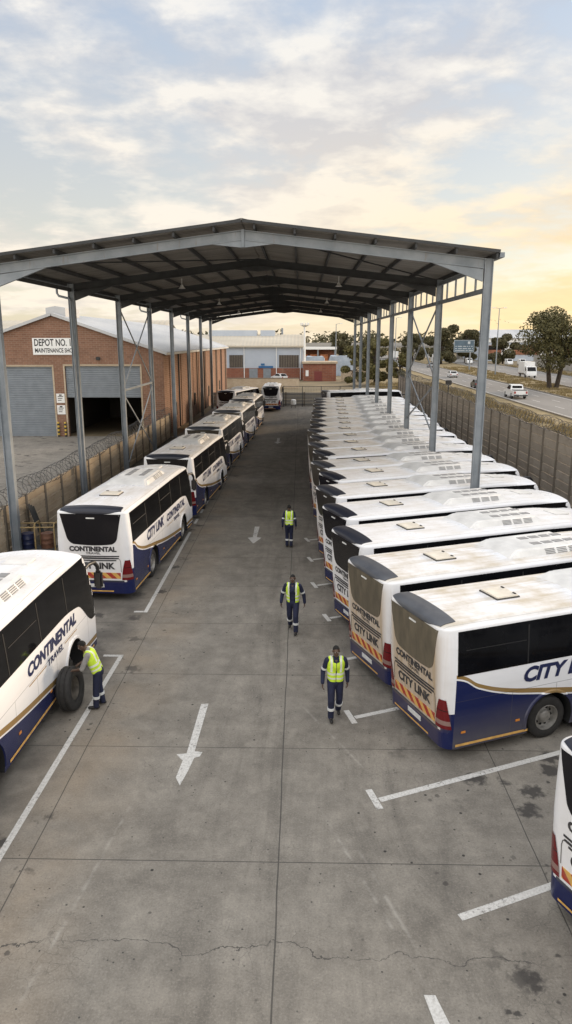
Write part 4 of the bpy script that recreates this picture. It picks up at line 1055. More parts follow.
def grass(name, label, xf, y0, y1, n, hmax, seed, w=.02):
    rnd = random.Random(seed); m = MB()
    for _ in range(n):
        y = y0+(y1-y0)*rnd.random(); a, b = xf(y); x = rnd.uniform(a, b)
        cl = noise.noise(Vector((x*.35, y*.2, seed)))
        if cl < -.12: continue
        h = hmax*(.35+.5*rnd.random()+.5*max(0, cl))
        for k in range(4):
            a_ = rnd.uniform(0, 6.28); dx, dy = math.cos(a_), math.sin(a_); l = rnd.uniform(.1, .45)*h; px, py = x+rnd.uniform(-.15,.15), y+rnd.uniform(-.15,.15)
            m.add([(px-dy*w, py+dx*w, -.02), (px+dy*w, py-dx*w, -.02), (px+dx*l, py+dy*l, h)], [(0,1,2)])
    tag(m.build(name, M['drygrass']), label, 'grass', None, 'stuff')
grass('verge_grass', 'dry straw grass along the verge beyond the brown wall', lambda y: (13.2, nA(y)-3.2), 30, 140, 15000, .8, 3, .035)
grass('median_grass', 'dry grass and weeds on the highway median', lambda y: (nB(y)+.6, fA(y)-.6), 70, 230, 7000, .5, 4, .05)
grass('roadside_grass', 'dry grass on the far side of the highway', lambda y: (fB(y)+.6, fB(y)+6), 110, 240, 2600, .5, 6, .06)
# ------------------------------------------------------------------ road vehicles
M['carwhite'] = simple('car_white', (.68,.68,.67), .25, var=.05); M['cardark'] = simple('car_grey', (.05,.055,.06), .3)
M['carred'] = simple('red_lamp', (.30,.02,.015), .3); M['carsilver'] = simple('car_silver', (.33,.34,.35), .3, .3)
def extr(mb, prof, hw, mi=0, taper=None):
    """side profile (y,z) extruded across x with a chamfered shoulder"""
    n = len(prof); rows = []
    for x, k in ((-hw, .0), (-hw+.07, 1), (hw-.07, 1), (hw, 0)):
        rows.append((x, k))
    cy = sum(p[0] for p in prof)/n; cz = sum(p[1] for p in prof)/n; vs = []
    for x, k in rows:
        for y, z in prof:
            q = 1 if k else .965
            xx = x*(1-(taper(z) if taper else 0)); vs.append((xx, cy+(y-cy)*q, cz+(z-cz)*q))
    fs = [(i*n+k, i*n+(k+1) % n, (i+1)*n+(k+1) % n, (i+1)*n+k) for i in range(3) for k in range(n)] + [tuple(range(n)), tuple(range(3*n, 4*n))[::-1]]
    mb.add(vs, fs, mi)
def car(label, x, y, rz, kind, paint, grp='vehicles on the highway'):
    nm = {'pickup': 'pickup_truck', 'sedan': 'sedan_car', 'lorry': 'box_lorry', 'van': 'delivery_van', 'tanker': 'box_lorry'}[kind]
    t = thing(nm, label, {'pickup': 'pickup', 'sedan': 'car', 'lorry': 'lorry', 'van': 'van'}[kind], (x, y, 0), rz, grp); b = MB()
    tp = lambda z: max(0, (z-.95)*.17)
    if kind == 'pickup':
        L_, hw, wb, wr = 5.2, .92, (1.15, 4.25), .38
        extr(b, [(0,.5),(.02,1.08),(1.75,1.10),(1.78,1.08),(3.9,1.10),(4.95,.98),(5.15,.75),(5.2,.45),(5.0,.35),(.1,.38)], hw); body = b.build('body', paint, t, 30)
        c = MB(); extr(c, [(1.80,1.08),(2.05,1.74),(3.15,1.76),(3.95,1.10)], hw-.06, 0, tp); c.build('cab', paint, t, 30)
        g = [[(1.85,1.17),(2.02,1.64),(2.03,1.66),(1.90,1.14)]]
        gl = MB(); gl.box(-.62, .62, 1.83, 1.90, 1.22, 1.60, M=Matrix.Translation((0,.05,0)) @ Matrix.Rotation(0, 4, 'X')); gl.build('rear_window', M['glass'], t)
        for s in (-1, 1): g = MB(); g.add([(s*.885,2.0,1.16),(s*.885,3.7,1.16),(s*.80,3.1,1.66),(s*.80,2.12,1.66)], [(0,1,2,3)]); g.build('side_window', M['glass'], t)
        g = MB(); g.add([(-.78,3.99,1.13),(.78,3.99,1.13),(.70,3.22,1.72),(-.70,3.22,1.72)], [(0,1,2,3)]); g.build('windscreen', M['glass'], t)
        bd = MB(); bd.bbox(-.80,.80,.10,1.70,1.09,1.15,.02); bd.build('tonneau_cover', M['cardark'], t)
        bu = MB(); bu.bbox(-.88,.88,-.12,.04,.42,.60,.04); bu.build('bumper', M['cardark'], t); zl = .85
    elif kind == 'sedan':
        L_, hw, wb, wr = 4.4, .86, (.85, 3.5), .32
        extr(b, [(0,.45),(.03,.92),(.5,1.0),(3.3,.98),(4.1,.82),(4.38,.6),(4.4,.35),(4.2,.25),(.1,.25)], hw); body = b.build('body', paint, t, 30)
        c = MB(); extr(c, [(.45,.98),(1.05,1.42),(2.4,1.46),(3.3,.97)], hw-.05, 0, tp); c.build('cabin', paint, t, 30)
        for s in (-1, 1): g = MB(); g.add([(s*.825,.85,1.02),(s*.825,3.05,1.02),(s*.76,2.35,1.38),(s*.76,1.2,1.38)], [(0,1,2,3)]); g.build('side_window', M['glass'], t)
        g = MB(); g.add([(-.68,.46,1.02),(.68,.46,1.02),(.62,1.0,1.39),(-.62,1.0,1.39)], [(0,1,2,3)]); g.build('rear_window', M['glass'], t)
        g = MB(); g.add([(-.7,3.32,1.02),(.7,3.32,1.02),(.62,2.48,1.43),(-.62,2.48,1.43)], [(0,1,2,3)]); g.build('windscreen', M['glass'], t); zl = .75
        bu = MB(); bu.bbox(-.8,.8,-.06,.04,.33,.5,.03); bu.build('bumper', M['cardark'], t)
    elif kind == 'van':
        L_, hw, wb, wr = 4.9, .92, (1.0, 3.9), .34
        extr(b, [(0,.4),(.03,2.0),(.2,2.1),(3.2,2.1),(4.0,1.35),(4.8,1.1),(4.9,.5),(4.7,.3),(.1,.3)], hw); body = b.build('body', paint, t, 30)
        for s in (-1, 1): g = MB(); g.add([(s*.925,2.4,1.3),(s*.925,3.6,1.3),(s*.925,3.15,1.85),(s*.925,2.4,1.85)], [(0,1,2,3)]); g.build('side_window', M['glass'], t)
        g = MB(); g.box(-.7,.7,-.02,.02,1.3,1.85); g.build('rear_window', M['glass'], t)
        g = MB(); g.add([(-.8,3.98,1.4),(.8,3.98,1.4),(.7,3.33,2.02),(-.7,3.33,2.02)], [(0,1,2,3)]); g.build('windscreen', M['glass'], t); zl = .9
    else:
        L_, hw, wb, wr = 7.6, 1.15, (1.5, 6.2), .46
        b.bbox(-1.2,1.2,0,5.3,.95,3.5,.04); body = b.build('cargo_box', M['carwhite'], t)
        c = MB(); extr(c, [(5.45,.6),(5.45,2.5),(5.9,2.6),(6.9,2.5),(7.5,1.5),(7.6,.55)], 1.1); c.build('cab', paint, t, 30)
        g = MB(); g.add([(-.95,7.53,1.55),(.95,7.53,1.55),(.9,6.98,2.4),(-.9,6.98,2.4)], [(0,1,2,3)]); g.build('windscreen', M['glass'], t)
        for s in (-1, 1): g = MB(); g.add([(s*1.112,6.0,1.6),(s*1.112,7.2,1.6),(s*1.112,6.8,2.3),(s*1.112,6.0,2.3)], [(0,1,2,3)]); g.build('side_window', M['glass'], t)
        ch = MB(); ch.box(-.5,.5,.1,7.3,.55,.93); ch.build('chassis', M['cardark'], t); zl = .8
    for s in (-1, 1):
        q = MB(); q.bbox(s*(hw-.18)-.11, s*(hw-.18)+.11, -.03, .05, zl-.15, zl+.15, .02); q.build('tail_light', M['carred'], t)
        q = MB(); q.bbox(s*(hw-.25)-.16, s*(hw-.25)+.16, L_-.12, L_+.01, .62, .78, .02); q.build('headlight', M['chrome'], t)
        for y_ in wb:
            w = MB(); w.lathe([(wr*.62,.11),(wr*.95,.12),(wr,.08),(wr,-.08),(wr*.95,-.12),(wr*.62,-.11)], 20, 0, Matrix.Translation((s*(hw-.10), y_, wr))); wo = w.build('wheel', M['rubber'], t, 40)
            w = MB(); w.lathe([(wr*.62,.09*s),(wr*.3,.05*s),(.001,.08*s)], 14, 0, Matrix.Translation((s*(hw-.10), y_, wr))); w.build('rim', M['rim'], wo, 40)
    if kind == 'pickup': t.scale = (1.12,1.12,1.12)
    q = MB(); q.box(-.26,.26,-.135,-.123,.55,.67) if kind == 'pickup' else q.box(-.26,.26,-.045,-.032,.55,.67); q.build('number_plate', M['chrome'], t)
    return t
car('white double lamp pickup with a dark load cover driving away, nearest on the highway', 31.6, 104.5, -R(1.5), 'pickup', M['carwhite'])
car('white saloon car behind the second canopy post on the near carriageway', 34.6, 165, -R(2), 'sedan', M['carwhite'])
car('dark saloon car half hidden by the nearest canopy post', 31.6, 128.5, -R(2), 'sedan', M['cardark'])
car('white box lorry on the far carriageway left of the big tree', 51.9, 171, R(177), 'lorry', M['carwhite'])
car('white box lorry under the direction board', 47.5, 262, R(177), 'lorry', M['carwhite'])
ds = [(37.5, 292, 'sedan', M['carsilver'], 'silver saloon in the queue near the bridge'), (35.5, 250, 'sedan', M['cardark'], 'dark car ahead of the white saloon towards the bridge'), (59.5, 262, 'van', M['carwhite'], 'white van on the far carriageway left of the white lorry'),
      (70.2, 250, 'van', M['carwhite'], 'white van parked off the highway behind the street lamp'), (74.2, 249, 'van', M['carwhite'], 'second white van parked off the highway behind the street lamp'), (41.0, 318, 'lorry', M['carwhite'], 'white lorry passing below the bridge'), (47, 322, 'van', M['carsilver'], 'pale van below the bridge beside the lorry'), (40.3, 226, 'sedan', M['carsilver'], 'silver car on the near carriageway short of the bridge')]
for x, y, k, p, lb in ds: car(lb, x, y, -R(2) if x < 44 else R(177), k, p)
car('white saloon car standing by the base of the blue warehouse', -3.2, 151, R(35), 'sedan', M['carwhite'], 'vehicles beyond the yard')

# ------------------------------------------------------------------ things standing in the yard
M['brass'] = simple('worn_yellow_tube', (.28,.20,.085), .5, .2, .3, 6)
tr = thing('tube_trolley', 'yellow tube framed trolley against the left wall behind the nearest coach', 'trolley', (-10.35, 27.0, 0), R(4))
q = MB()
for x in (-.75, .0, .75):
    q.tube([(x,-.35,0),(x,-.35,1.25),(x,-.28,1.33),(x,.28,1.33),(x,.35,1.25),(x,.35,0)], .03, 8)
for z in (.25, 1.22):
    for y in (-.35, .35): q.tube([(-.75,y,z),(.75,y,z)], .025, 8)
q.build('frame', M['brass'], tr, 50)
q = MB(); q.bbox(-.72,.72,-.32,.32,.27,.31,.01); q.build('deck', M['steel_d'], tr)
M['bluedrum'] = simple('blue_drum', (.012,.018,.055), .4); M['rust'] = simple('rusty_orange', (.13,.06,.035), .7, 0, .4, 5)
for x, m_, lb in ((-.38, 'bluedrum', 'dark blue drum standing in the yellow trolley'), (.36, 'rust', 'rusty orange drum standing in the yellow trolley')):
    d = thing('drum', lb, 'drum', (-10.35+x, 27.0+x*.07, .31)); d.scale = (.85,.85,.68); q = MB(); q.lathe([(.001,.86),(.27,.86),(.285,.88),(.285,.60),(.295,.58),(.285,.56),(.285,.31),(.295,.29),(.285,.27),(.285,0),(.001,0)], 24, axis='z'); q.build('shell', M[m_], d, 40)
pk = thing('leaning_planks', 'grey planks leaning against the left wall beside the trolley', 'planks', (-11.0, 28.6, 0))
for k in range(3): q = MB(); q.bar((.42-.05*k, -.25+.26*k, .02), (-.16, -.2+.22*k, 1.75-.1*k), .2, .03, (1,0,.3)); q.build('plank', M['steel_d'], pk)
wt = thing('water_tank', 'small white tank on a wheeled stand by the far end fence', 'tank', (-.9, 90.6, 0)); wt.scale = (.75,.75,.8)
q = MB(); q.lathe([(.001,1.35),(.25,1.32),(.42,1.2),(.45,1.0),(.45,.55),(.40,.5),(.001,.5)], 20, axis='z'); q.build('tank', M['white'], wt, 40)
for x in (-.3, .3):
    for y in (-.3, .3): q = MB(); q.tube([(x,y,0),(x,y,.56)], .035, 6); q.build('leg', M['steel_d'], wt)
vp = thing('flood_lamp_post', 'short dark lamp on a post in the verge behind the brown wall', 'lamp', (14.2, 70, 0)); q = MB(); q.tube([(0,0,0),(0,0,4.1)], .06, 6); q.build('pole', M['black'], vp)
q = MB(); q.bbox(-.28,.28,-.2,.2,4.1,4.55,.06); q.build('lamp_head', M['black'], vp)
# a flock far off
bm_ = MB(); bm_.add([(-.55,0,.18),(-.2,.1,.05),(0,.3,0),(.2,.1,.05),(.55,0,.18),(0,-.3,0),(0,0,-.07)], [(0,1,5),(1,2,6),(2,3,6),(3,4,5),(1,6,5),(3,5,6)]); bme = bm_.mesh('bird', M['black'])
for x, z in ((50,13.2),(51.3,13.5),(52.4,13.3),(53.8,13.6),(55.2,13.2),(53.0,12.6),(56.2,12.9)):
    o = link('bird', bme, None, (x, 190+x*.2, z)); tag(o, 'tiny dark bird in the flock flying over the grey roofed block', 'bird', 'birds over the highway')
# ------------------------------------------------------------------ people
M['skin'] = simple('dark_skin', (.080,.045,.029), .5, var=.12, scale=20)
M['hair'] = simple('black_hair', (.008,.007,.006), .9)
M['navy'] = simple('navy_workwear', (.007,.010,.034), .8, var=.3, scale=7)
M['boot'] = simple('black_boot', (.012,.011,.010), .6)
M['greyshirt'] = simple('grey_shirt', (.24,.23,.22), .85); M['glove'] = simple('pale_glove', (.55,.53,.50), .8)
M['reflect'] = simple('silver_band', (.55,.56,.55), .4); M['eye'] = simple('eye_white', (.5,.47,.42), .3)
def mat_vest():
    t = NT('hi_vis_vest'); x, y, z = t.sep(t.coord()); n = t.noise(t.coord(), 8, 4)
    col = t.mix(t.ramp(n, .3, .7), (.40,.58,.02), (.56,.74,.05))
    ax = t.math('ABSOLUTE', x)
    b1 = t.math('LESS_THAN', t.math('ABSOLUTE', t.math('SUBTRACT', ax, .105)), .022); b1 = t.math('MULTIPLY', b1, t.math('GREATER_THAN', z, .22))
    b2 = t.math('LESS_THAN', t.math('ABSOLUTE', t.math('SUBTRACT', z, .17)), .026); b3 = t.math('LESS_THAN', t.math('ABSOLUTE', t.math('SUBTRACT', z, .06)), .02)
    col = t.mix(t.math('MAXIMUM', b1, t.math('MAXIMUM', b2, b3)), col, (.58,.60,.52))
    zp = t.math('MULTIPLY', t.math('LESS_THAN', ax, .007), t.math('LESS_THAN', y, 0))
    return t.set(t.mix(zp, col, (.05,.05,.05)), .7)
M['vest'] = mat_vest()
def caps(mb, p0, p1, r0, r1, n=14, flat=1.0, side=None):
    p0 = Vector(p0); p1 = Vector(p1); d = p1-p0; L_ = d.length; d.normalize()
    u = side or d.orthogonal().normalized(); u = (u-d*u.dot(d)).normalized(); w = d.cross(u); vs = []; fs = []; rings = []
    for k in range(1, 6): a = math.pi/2*k/5-math.pi/2; rings.append((r0*math.sin(a), r0*math.cos(a)))
    for k in range(0, 5): a = math.pi/2*k/5; rings.append((L_+r1*math.sin(a), r1*math.cos(a)))
    for h, r in rings:
        for k in range(n): a = 2*math.pi*k/n; vs.append(p0+d*h+u*(r*math.cos(a))+w*(r*flat*math.sin(a)))
    m = len(rings)
    for i in range(m-1):
        for k in range(n): fs.append((i*n+k, i*n+(k+1) % n, (i+1)*n+(k+1) % n, (i+1)*n+k))
    vs += [p0-d*r0, p1+d*r1]
    for k in range(n): fs.append(((k+1) % n, k, m*n)); fs.append(((m-1)*n+k, (m-1)*n+(k+1) % n, m*n+1))
    mb.add(vs, fs)
def ell(mb, c, r, Mx=None):
    bm = bmesh.new(); bmesh.ops.create_icosphere(bm, subdivisions=3, radius=1); T = Matrix.Translation(c) @ (Mx.to_4x4() if Mx else Matrix()) @ Matrix.Diagonal((*r, 1)); mb.bm(bm, 0, T)
def fuse(mb, name, mat, parent, vox, smooth=3, loc=None):
    """melt overlapping volumes into one continuous skin"""
    me = mb.mesh('tmp', mat); o = link('tmp_fuse', me)
    md = o.modifiers.new('r', 'REMESH'); md.mode = 'VOXEL'; md.voxel_size = vox
    if smooth: s = o.modifiers.new('s', 'SMOOTH'); s.iterations = smooth; s.factor = .5
    bpy.context.view_layer.update(); out = evaluated(o); bpy.data.objects.remove(o); out.name = name
    if not out.materials: out.materials.append(mat)
    out.polygons.foreach_set('use_smooth', [True]*len(out.polygons)); return link(name, out, parent, loc)
def hand(mb, wr, d, palm_n, curl, side):
    """palm, four bent fingers of unequal length, thumb off the side near the wrist"""
    d = Vector(d).normalized(); n = Vector(palm_n); n = (n-d*n.dot(d)).normalized(); s = d.cross(n)*side
    wr = Vector(wr); caps(mb, wr, wr+d*.075, .026, .034, 10, .5, s)
    for k, l in enumerate((.070, .080, .074, .058)):
        b = wr+d*.085+s*(.030-.020*k); ang = curl; q = [b]
        for seg in (.45, .32, .23):
            dd = (d*math.cos(ang)+n*math.sin(ang)).normalized(); q.append(q[-1]+dd*l*seg); ang += curl
        for i in range(3): caps(mb, q[i], q[i+1], .0098-.001*i, .0092-.001*i, 8)
    tb = wr+d*.025+s*.030; t1 = tb+(d*.7+s*.6+n*.3).normalized()*.035; t2 = t1+(d*.9+n*.35).normalized()*.030
    caps(mb, tb, t1, .013, .011, 8); caps(mb, t1, t2, .011, .009, 8)
def head(mb, c, F, U):
    """F face direction, U up"""
    F = Vector(F).normalized(); U = Vector(U); U = (U-F*U.dot(F)).normalized(); X = F.cross(U)
    B = Matrix((X, F, U)).transposed(); c = Vector(c)
    ell(mb, c+U*.02-F*.012, (.073,.092,.095), B); ell(mb, c-U*.045+F*.022, (.058,.068,.072), B)
    ell(mb, c-U*.010+F*.094, (.015,.022,.022), B); ell(mb, c-U*.062+F*.082, (.026,.012,.010), B); ell(mb, c-U*.098+F*.060, (.026,.022,.018), B)
    ell(mb, c+U*.030+F*.072, (.050,.018,.010), B)
    for s in (-1, 1): ell(mb, c+X*(s*.076)-F*.005, (.012,.022,.032), B)
    return c, F, U, X, B
def person(label, x, y, rz, pose, top='navy', shave=False):
    P_ = pose; t = thing('person', label, 'person', (x, y, 0), rz); sk = MB(); V = Vector
    hipc = V(P_['hip']); ch = V(P_['chest']); up = (ch-hipc).normalized(); F = V(P_['face']); X = V((1,0,0))
    nk = ch+up*.17; hd = nk+V(P_.get('neck', (0,-.02,.145)))
    # skin figure, continuous under the clothes
    c, Fh, Uh, Xh, B = head(sk, hd, F, P_.get('crown', up)); caps(sk, nk-up*.05, hd-Uh*.04-Fh*.02, .058, .052); caps(sk, hipc, ch+up*.06, .10, .125, 16, .7, X)
    sh = {}; 
    for s, S_ in ((-1, 'L'), (1, 'R')):
        shp = ch+X*(s*.185)+up*.10; sh[S_] = shp; el, wr = V(P_['elbow'+S_]), V(P_['wrist'+S_])
        caps(sk, ch+up*.08, shp, .07, .05); caps(sk, shp, el, .045, .038); caps(sk, el, wr, .038, .026)
        hand(sk, wr, P_.get('hand'+S_, wr-el), P_.get('palm'+S_, (-s, 0, 0)), P_.get('curl', .32), s)
        hp, kn, an = hipc+X*(s*.095), V(P_['knee'+S_]), V(P_['ankle'+S_]); caps(sk, hp, kn, .075, .052); caps(sk, kn, an, .05, .036); caps(sk, an, an+V((0,-.10,-.05)), .032, .03)
    fuse(sk, 'body', M['skin'], t, .0075, 2)
    for s in (-1, 1): e = MB(); ell(e, c+Fh*.083+Xh*(s*.031)+Uh*.012, (.012,.006,.006), B); e.build('eye', M['eye'], t, 60)
    h = MB(); ell(h, c+Uh*.030-Fh*.020, (.0755,.093,.094), B); hv = h.mesh('hair', M['hair'])
    bm = bmesh.new(); bm.from_mesh(hv)
    bmesh.ops.delete(bm, geom=[v for v in bm.verts if (v.co-c).dot(Uh) < (.055 if (v.co-c).dot(Fh) > .02 else -.02)], context='VERTS'); bm.to_mesh(hv); bm.free(); hv.polygons.foreach_set('use_smooth', [True]*len(hv.polygons)); link('hair', hv, t)
    # trousers
    tr = MB(); ell(tr, hipc+V((0,.01,-.01)), (.168,.125,.14))
    for s, S_ in ((-1, 'L'), (1, 'R')):
        hp, kn, an = hipc+X*(s*.09), V(P_['knee'+S_]), V(P_['ankle'+S_]); caps(tr, hp, kn, .100, .076, 16); caps(tr, kn, an, .077, .068, 16)
        bt = MB(); toe = V(P_.get('toe'+S_, (0,-1,0))); fl = V((an.x, an.y, an.z)); sole = .05
        caps(bt, fl+V((0,0,-.02)), fl+V((0,0,.04)), .05, .052, 12); caps(bt, fl-toe*.045+V((0,0,sole-.088+.0)), fl+toe*.15+V((0,0,-.042)), .042, .040, 12, .9)
        fuse(bt, 'boot', M['boot'], t, .011, 2)
        d = (kn-an).normalized(); b = MB(); m0 = an+(kn-an)*.52; r = .083; b.lathe([(r-.014,-.032),(r,-.03),(r+.002,.03),(r-.014,.032)], 22, 0, Matrix.Translation(m0) @ d.to_track_quat('Z','Y').to_matrix().to_4x4(), 'z'); b.build('leg_band', M['reflect'], t, 40)
    ell(tr, hipc+up*.12, (.155,.108,.10)); fuse(tr, 'trousers', M['navy'], t, .013, 4)
    # jacket or shirt
    jk = MB(); caps(jk, hipc+up*.10, ch-up*.02, .135, .165, 20, .70, X); caps(jk, ch-X*.10+up*.09, ch+X*.10+up*.09, .080, .080, 14); caps(jk, nk-up*.06, nk+up*.0, .072, .066)
    ell(jk, ch+V((0,-.02,0))-up*.02, (.165,.115,.14))
    for s, S_ in ((-1, 'L'), (1, 'R')):
        el, wr = V(P_['elbow'+S_]), V(P_['wrist'+S_]); caps(jk, sh[S_], el, .070, .056)
        if top == 'navy':
            caps(jk, el, el+(wr-el)*.94, .056, .044); d = (sh[S_]-el).normalized(); b = MB(); m0 = el+(sh[S_]-el)*.28; r = .066
            b.lathe([(r-.014,-.026),(r,-.024),(r+.002,.024),(r-.014,.026)], 20, 0, Matrix.Translation(m0) @ d.to_track_quat('Z','Y').to_matrix().to_4x4(), 'z'); b.build('arm_band', M['reflect'], t, 40)
    fuse(jk, 'jacket' if top == 'navy' else 'shirt', M['navy'] if top == 'navy' else M['greyshirt'], t, .013, 3)
    # vest in its own frame: z up the spine from the waist
    v = MB(); L_ = (ch-hipc).length
    for s in (-1, 1): caps(v, (s*.055, 0, -.02), (s*.085, 0, L_+.02), .115, .112, 18, 1.12); caps(v, (s*.10, 0, L_+.02), (s*.115, 0, L_+.10), .085, .062, 14)
    ell(v, (0, -.035, L_-.03), (.14,.118,.17)); ell(v, (0, .03, L_-.02), (.15,.115,.17))
    vo = fuse(v, 'hi_vis_vest', M['vest'], t, .013, 3)
    me = vo.data; bm = bmesh.new(); bm.from_mesh(me)
    dl_ = [w for w in bm.verts if w.co.z < -.03 or (w.co.z > L_+.06 and abs(w.co.x) < .062 and w.co.y < .06) or (w.co.y < -.02 and P_.get('open') and abs(w.co.x) < .075)]
    bmesh.ops.delete(bm, geom=dl_, context='VERTS'); bm.to_mesh(me); bm.free()
    zq = up; yq = (V((0,1,0))-zq*V((0,1,0)).dot(zq)).normalized(); xq = yq.cross(zq); Mx = Matrix((xq, yq, zq)).transposed().to_4x4(); Mx.translation = hipc+up*.04
    vo.matrix_local = Mx
    return t
walk = dict(hip=(0,0,.93), chest=(0,-.03,1.33), face=(0,-1,-.12), kneeL=(-.10,-.13,.50), ankleL=(-.10,-.10,.095), kneeR=(.10,.0,.50), ankleR=(.10,.20,.13),
            elbowL=(-.27,.06,1.13), wristL=(-.29,-.04,.88), elbowR=(.27,.07,1.13), wristR=(.28,.04,.87), handL=(0,-.12,-1), handR=(0,-.1,-1))
p1 = person('man in a closed yellow vest and navy workwear, nearest of the three walkers', .80, 14.62, R(4), walk)
w2 = dict(walk); w2.update(open=True, kneeL=(-.10,.05,.50), ankleL=(-.10,.24,.14), kneeR=(.10,-.17,.53), ankleR=(.11,-.20,.10), elbowL=(-.30,.03,1.14), wristL=(-.33,-.03,.89), elbowR=(.30,.06,1.13), wristR=(.33,.05,.88))
p2 = person('man walking towards the camera with his yellow vest hanging open over navy overalls', -.20, 19.55, R(-6), w2)
w3 = dict(walk); w3.update(kneeL=(-.09,-.03,.50), ankleL=(-.09,.03,.095), kneeR=(.09,-.07,.50), ankleR=(.09,-.01,.10))
p3 = person('man in a yellow vest seen from behind walking away up the lane', -.45, 28.3, R(178), w3)
bend = dict(hip=(0,.05,.91), chest=(0,-.09,1.29), face=(0,-.8,-.62), crown=(0,-.62,.78), neck=(0,-.115,.095), kneeL=(-.11,.04,.49), ankleL=(-.12,.10,.095), kneeR=(.10,.0,.50), ankleR=(.11,-.02,.095),
            elbowL=(-.25,-.22,1.10), wristL=(-.17,-.46,.97), elbowR=(.24,-.26,1.08), wristR=(.10,-.50,.99), handL=(.1,-.9,-.3), handR=(-.2,-.9,-.3), palmL=(0,-.3,-1), palmR=(0,-.3,-1), curl=.3)
p4 = person('mechanic in grey shirt and yellow vest bending over a loose tyre', -4.68, 15.02, R(-82), bend, 'grey')
p1.scale = (1.0,1.0,1.01); p2.scale = (1.03,1.03,1.0); p3.scale = (.96,.96,1.01)
M['rimdark'] = simple('rusty_rim', (.085,.075,.062), .7, .2, .5, 6)
# the loose wheel tyre under his hands
ty = thing('loose_tyre', 'big loose black truck tyre held upright beside the nearest left coach', 'tyre', (-5.27, 14.95, .505), R(-3)); ty.rotation_euler = (0, R(-5), R(-3)); ty.scale = (.95,.92,.92)
q = MB(); q.lathe([(.30,.13),(.34,.155),(.42,.17),(.50,.165),(.535,.14),(.55,.12),(.55,.075),(.535,.07),(.535,.05),(.55,.045),(.55,-.045),(.535,-.05),(.535,-.07),(.55,-.075),(.55,-.12),(.535,-.14),(.50,-.165),(.42,-.17),(.34,-.155),(.30,-.13),(.29,0),(.30,.13)], 44); q.build('casing', M['rubber'], ty, 40)
q = MB(); q.lathe([(.298,.10),(.28,.11),(.262,.08),(.255,-.08),(.28,-.11),(.298,-.10)], 36); q.lathe([(.258,-.02),(.16,-.04),(.10,-.03),(.10,-.05),(.258,-.05)], 30); q.build('rim', M['rimdark'], ty, 40)
# ------------------------------------------------------------------ camera, sky, sun
cam = bpy.data.cameras.new('camera'); co = bpy.data.objects.new('camera', cam); COL.objects.link(co); S.camera = co
co.location = (0, 0, 8.3); co.rotation_euler = (R(90-13.526), 0, R(1.1685)); cam.sensor_fit = 'VERTICAL'; cam.sensor_height = 24; cam.lens = 715/1024*24
cam.clip_start = .1; cam.clip_end = 4000
SUN_EL, SUN_AZ = R(11), R(50)              # azimuth to the right of the lane direction (+Y)
W = bpy.data.worlds.new('World'); S.world = W; W.use_nodes = True; nt = W.node_tree; nt.nodes.clear()
class WT(NT):
    def __init__(s): s.t = nt
w = WT(); out = w.n('ShaderNodeOutputWorld'); bg = w.n('ShaderNodeBackground'); w.l(bg.outputs[0], out.inputs[0])
sky = w.n('ShaderNodeTexSky', sky_type='NISHITA'); sky.sun_disc = False; sky.sun_elevation = SUN_EL; sky.sun_rotation = SUN_AZ; sky.altitude = 1500; sky.dust_density = 2.5; sky.air_density = 1.2
d = w.n('ShaderNodeTexCoord').outputs['Generated']; dx, dy, dz = w.sep(d)
zz = w.math('MAXIMUM', dz, 0.0); inv = w.math('DIVIDE', 1.0, w.math('ADD', zz, .16))
cp = w.comb(w.math('MULTIPLY', dx, inv), w.math('MULTIPLY', dy, inv), 0.0)
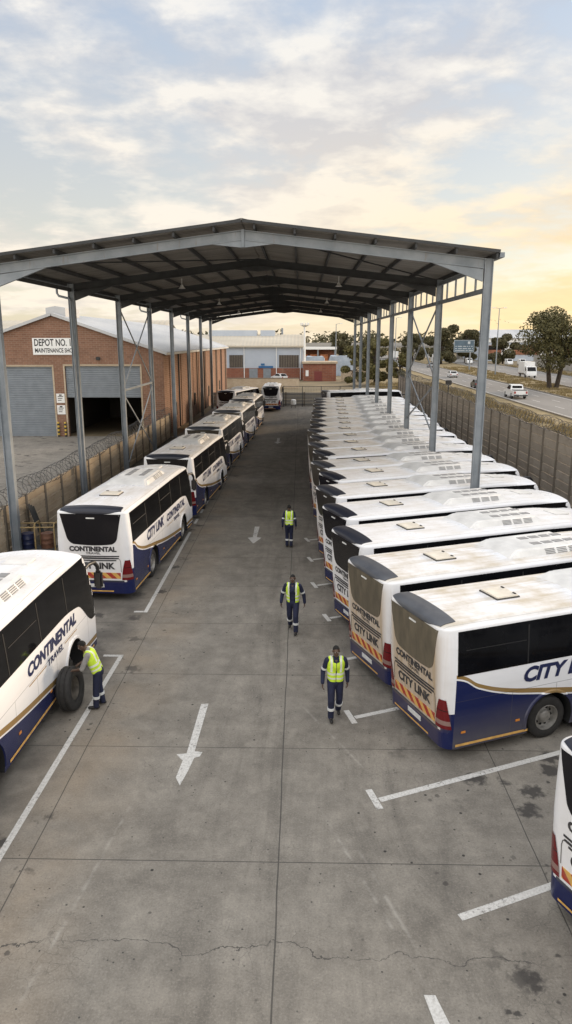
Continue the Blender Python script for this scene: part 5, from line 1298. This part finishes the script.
cq = w.comb(w.math('ADD', w.math('MULTIPLY', dx, inv), 3.7), w.math('ADD', w.math('MULTIPLY', dy, inv), 1.2), 0.0); n1 = w.noise(cq, .95, 9, .56, .15); n2 = w.noise(cq, 4.6, 8, .58, .1); n3 = w.noise(cq, 1.3, 6, .5)
sund = w.math('ADD', w.math('MULTIPLY', dx, math.sin(SUN_AZ)), w.math('MULTIPLY', dy, math.cos(SUN_AZ)))     # towards the sun along the horizon
glow = w.math('MULTIPLY', w.ramp(sund, .56, .92), w.ramp(dz, .27, .02))
cover = w.ramp(w.math('ADD', w.math('MULTIPLY', n1, .72), w.math('MULTIPLY', n2, .28)), .42, .53)
shade = w.ramp(w.math('ADD', w.math('MULTIPLY', n3, .5), w.math('MULTIPLY', n2, .5)), .44, .56)
high = w.mix(shade, (4.2,4.35,4.75), (6.5,6.35,6.1))
lowc = w.mix(shade, (6.3,5.7,4.9), (7.4,6.6,5.4))
ccol = w.mix(w.ramp(dz, .36, .02), high, lowc)
ccol = w.mix(w.math('MULTIPLY', glow, .9), ccol, (8.6,6.1,2.5))
gap = w.mix(w.ramp(dz, .40, .05), (4.4,5.1,6.3), (6.6,5.9,4.8))
base = w.mix(.35, gap, sky.outputs[0])
col = w.mix(cover, base, ccol)
back = w.math('MAXIMUM', w.ramp(dy, .25, -.35), w.ramp(dz, .55, .85))          # unseen sky overhead and behind, boosted to add fill light on the scene
col = w.mix(1.0, col, w.comb(*[w.math('ADD', 1.0, w.math('MULTIPLY', back, q)) for q in (1.45, 1.38, 1.3)]), 'MULTIPLY')
w.l(col, bg.inputs[0]); bg.inputs[1].default_value = .1
sl = bpy.data.lights.new('sun', 'SUN'); sl.energy = 2.8; sl.angle = R(11); sl.color = (1, .78, .55)
so = bpy.data.objects.new('sun', sl); COL.objects.link(so)
dv = Vector((math.sin(SUN_AZ)*math.cos(SUN_EL), math.cos(SUN_AZ)*math.cos(SUN_EL), math.sin(SUN_EL)))
so.rotation_euler = dv.to_track_quat('Z', 'Y').to_euler()
S.view_settings.view_transform = 'Standard'; S.view_settings.look = 'None'; S.view_settings.exposure = .52; S.view_settings.gamma = 1
S.render.engine = 'CYCLES'; S.cycles.use_denoising = True; S.cycles.max_bounces = 6; S.cycles.transparent_max_bounces = 8
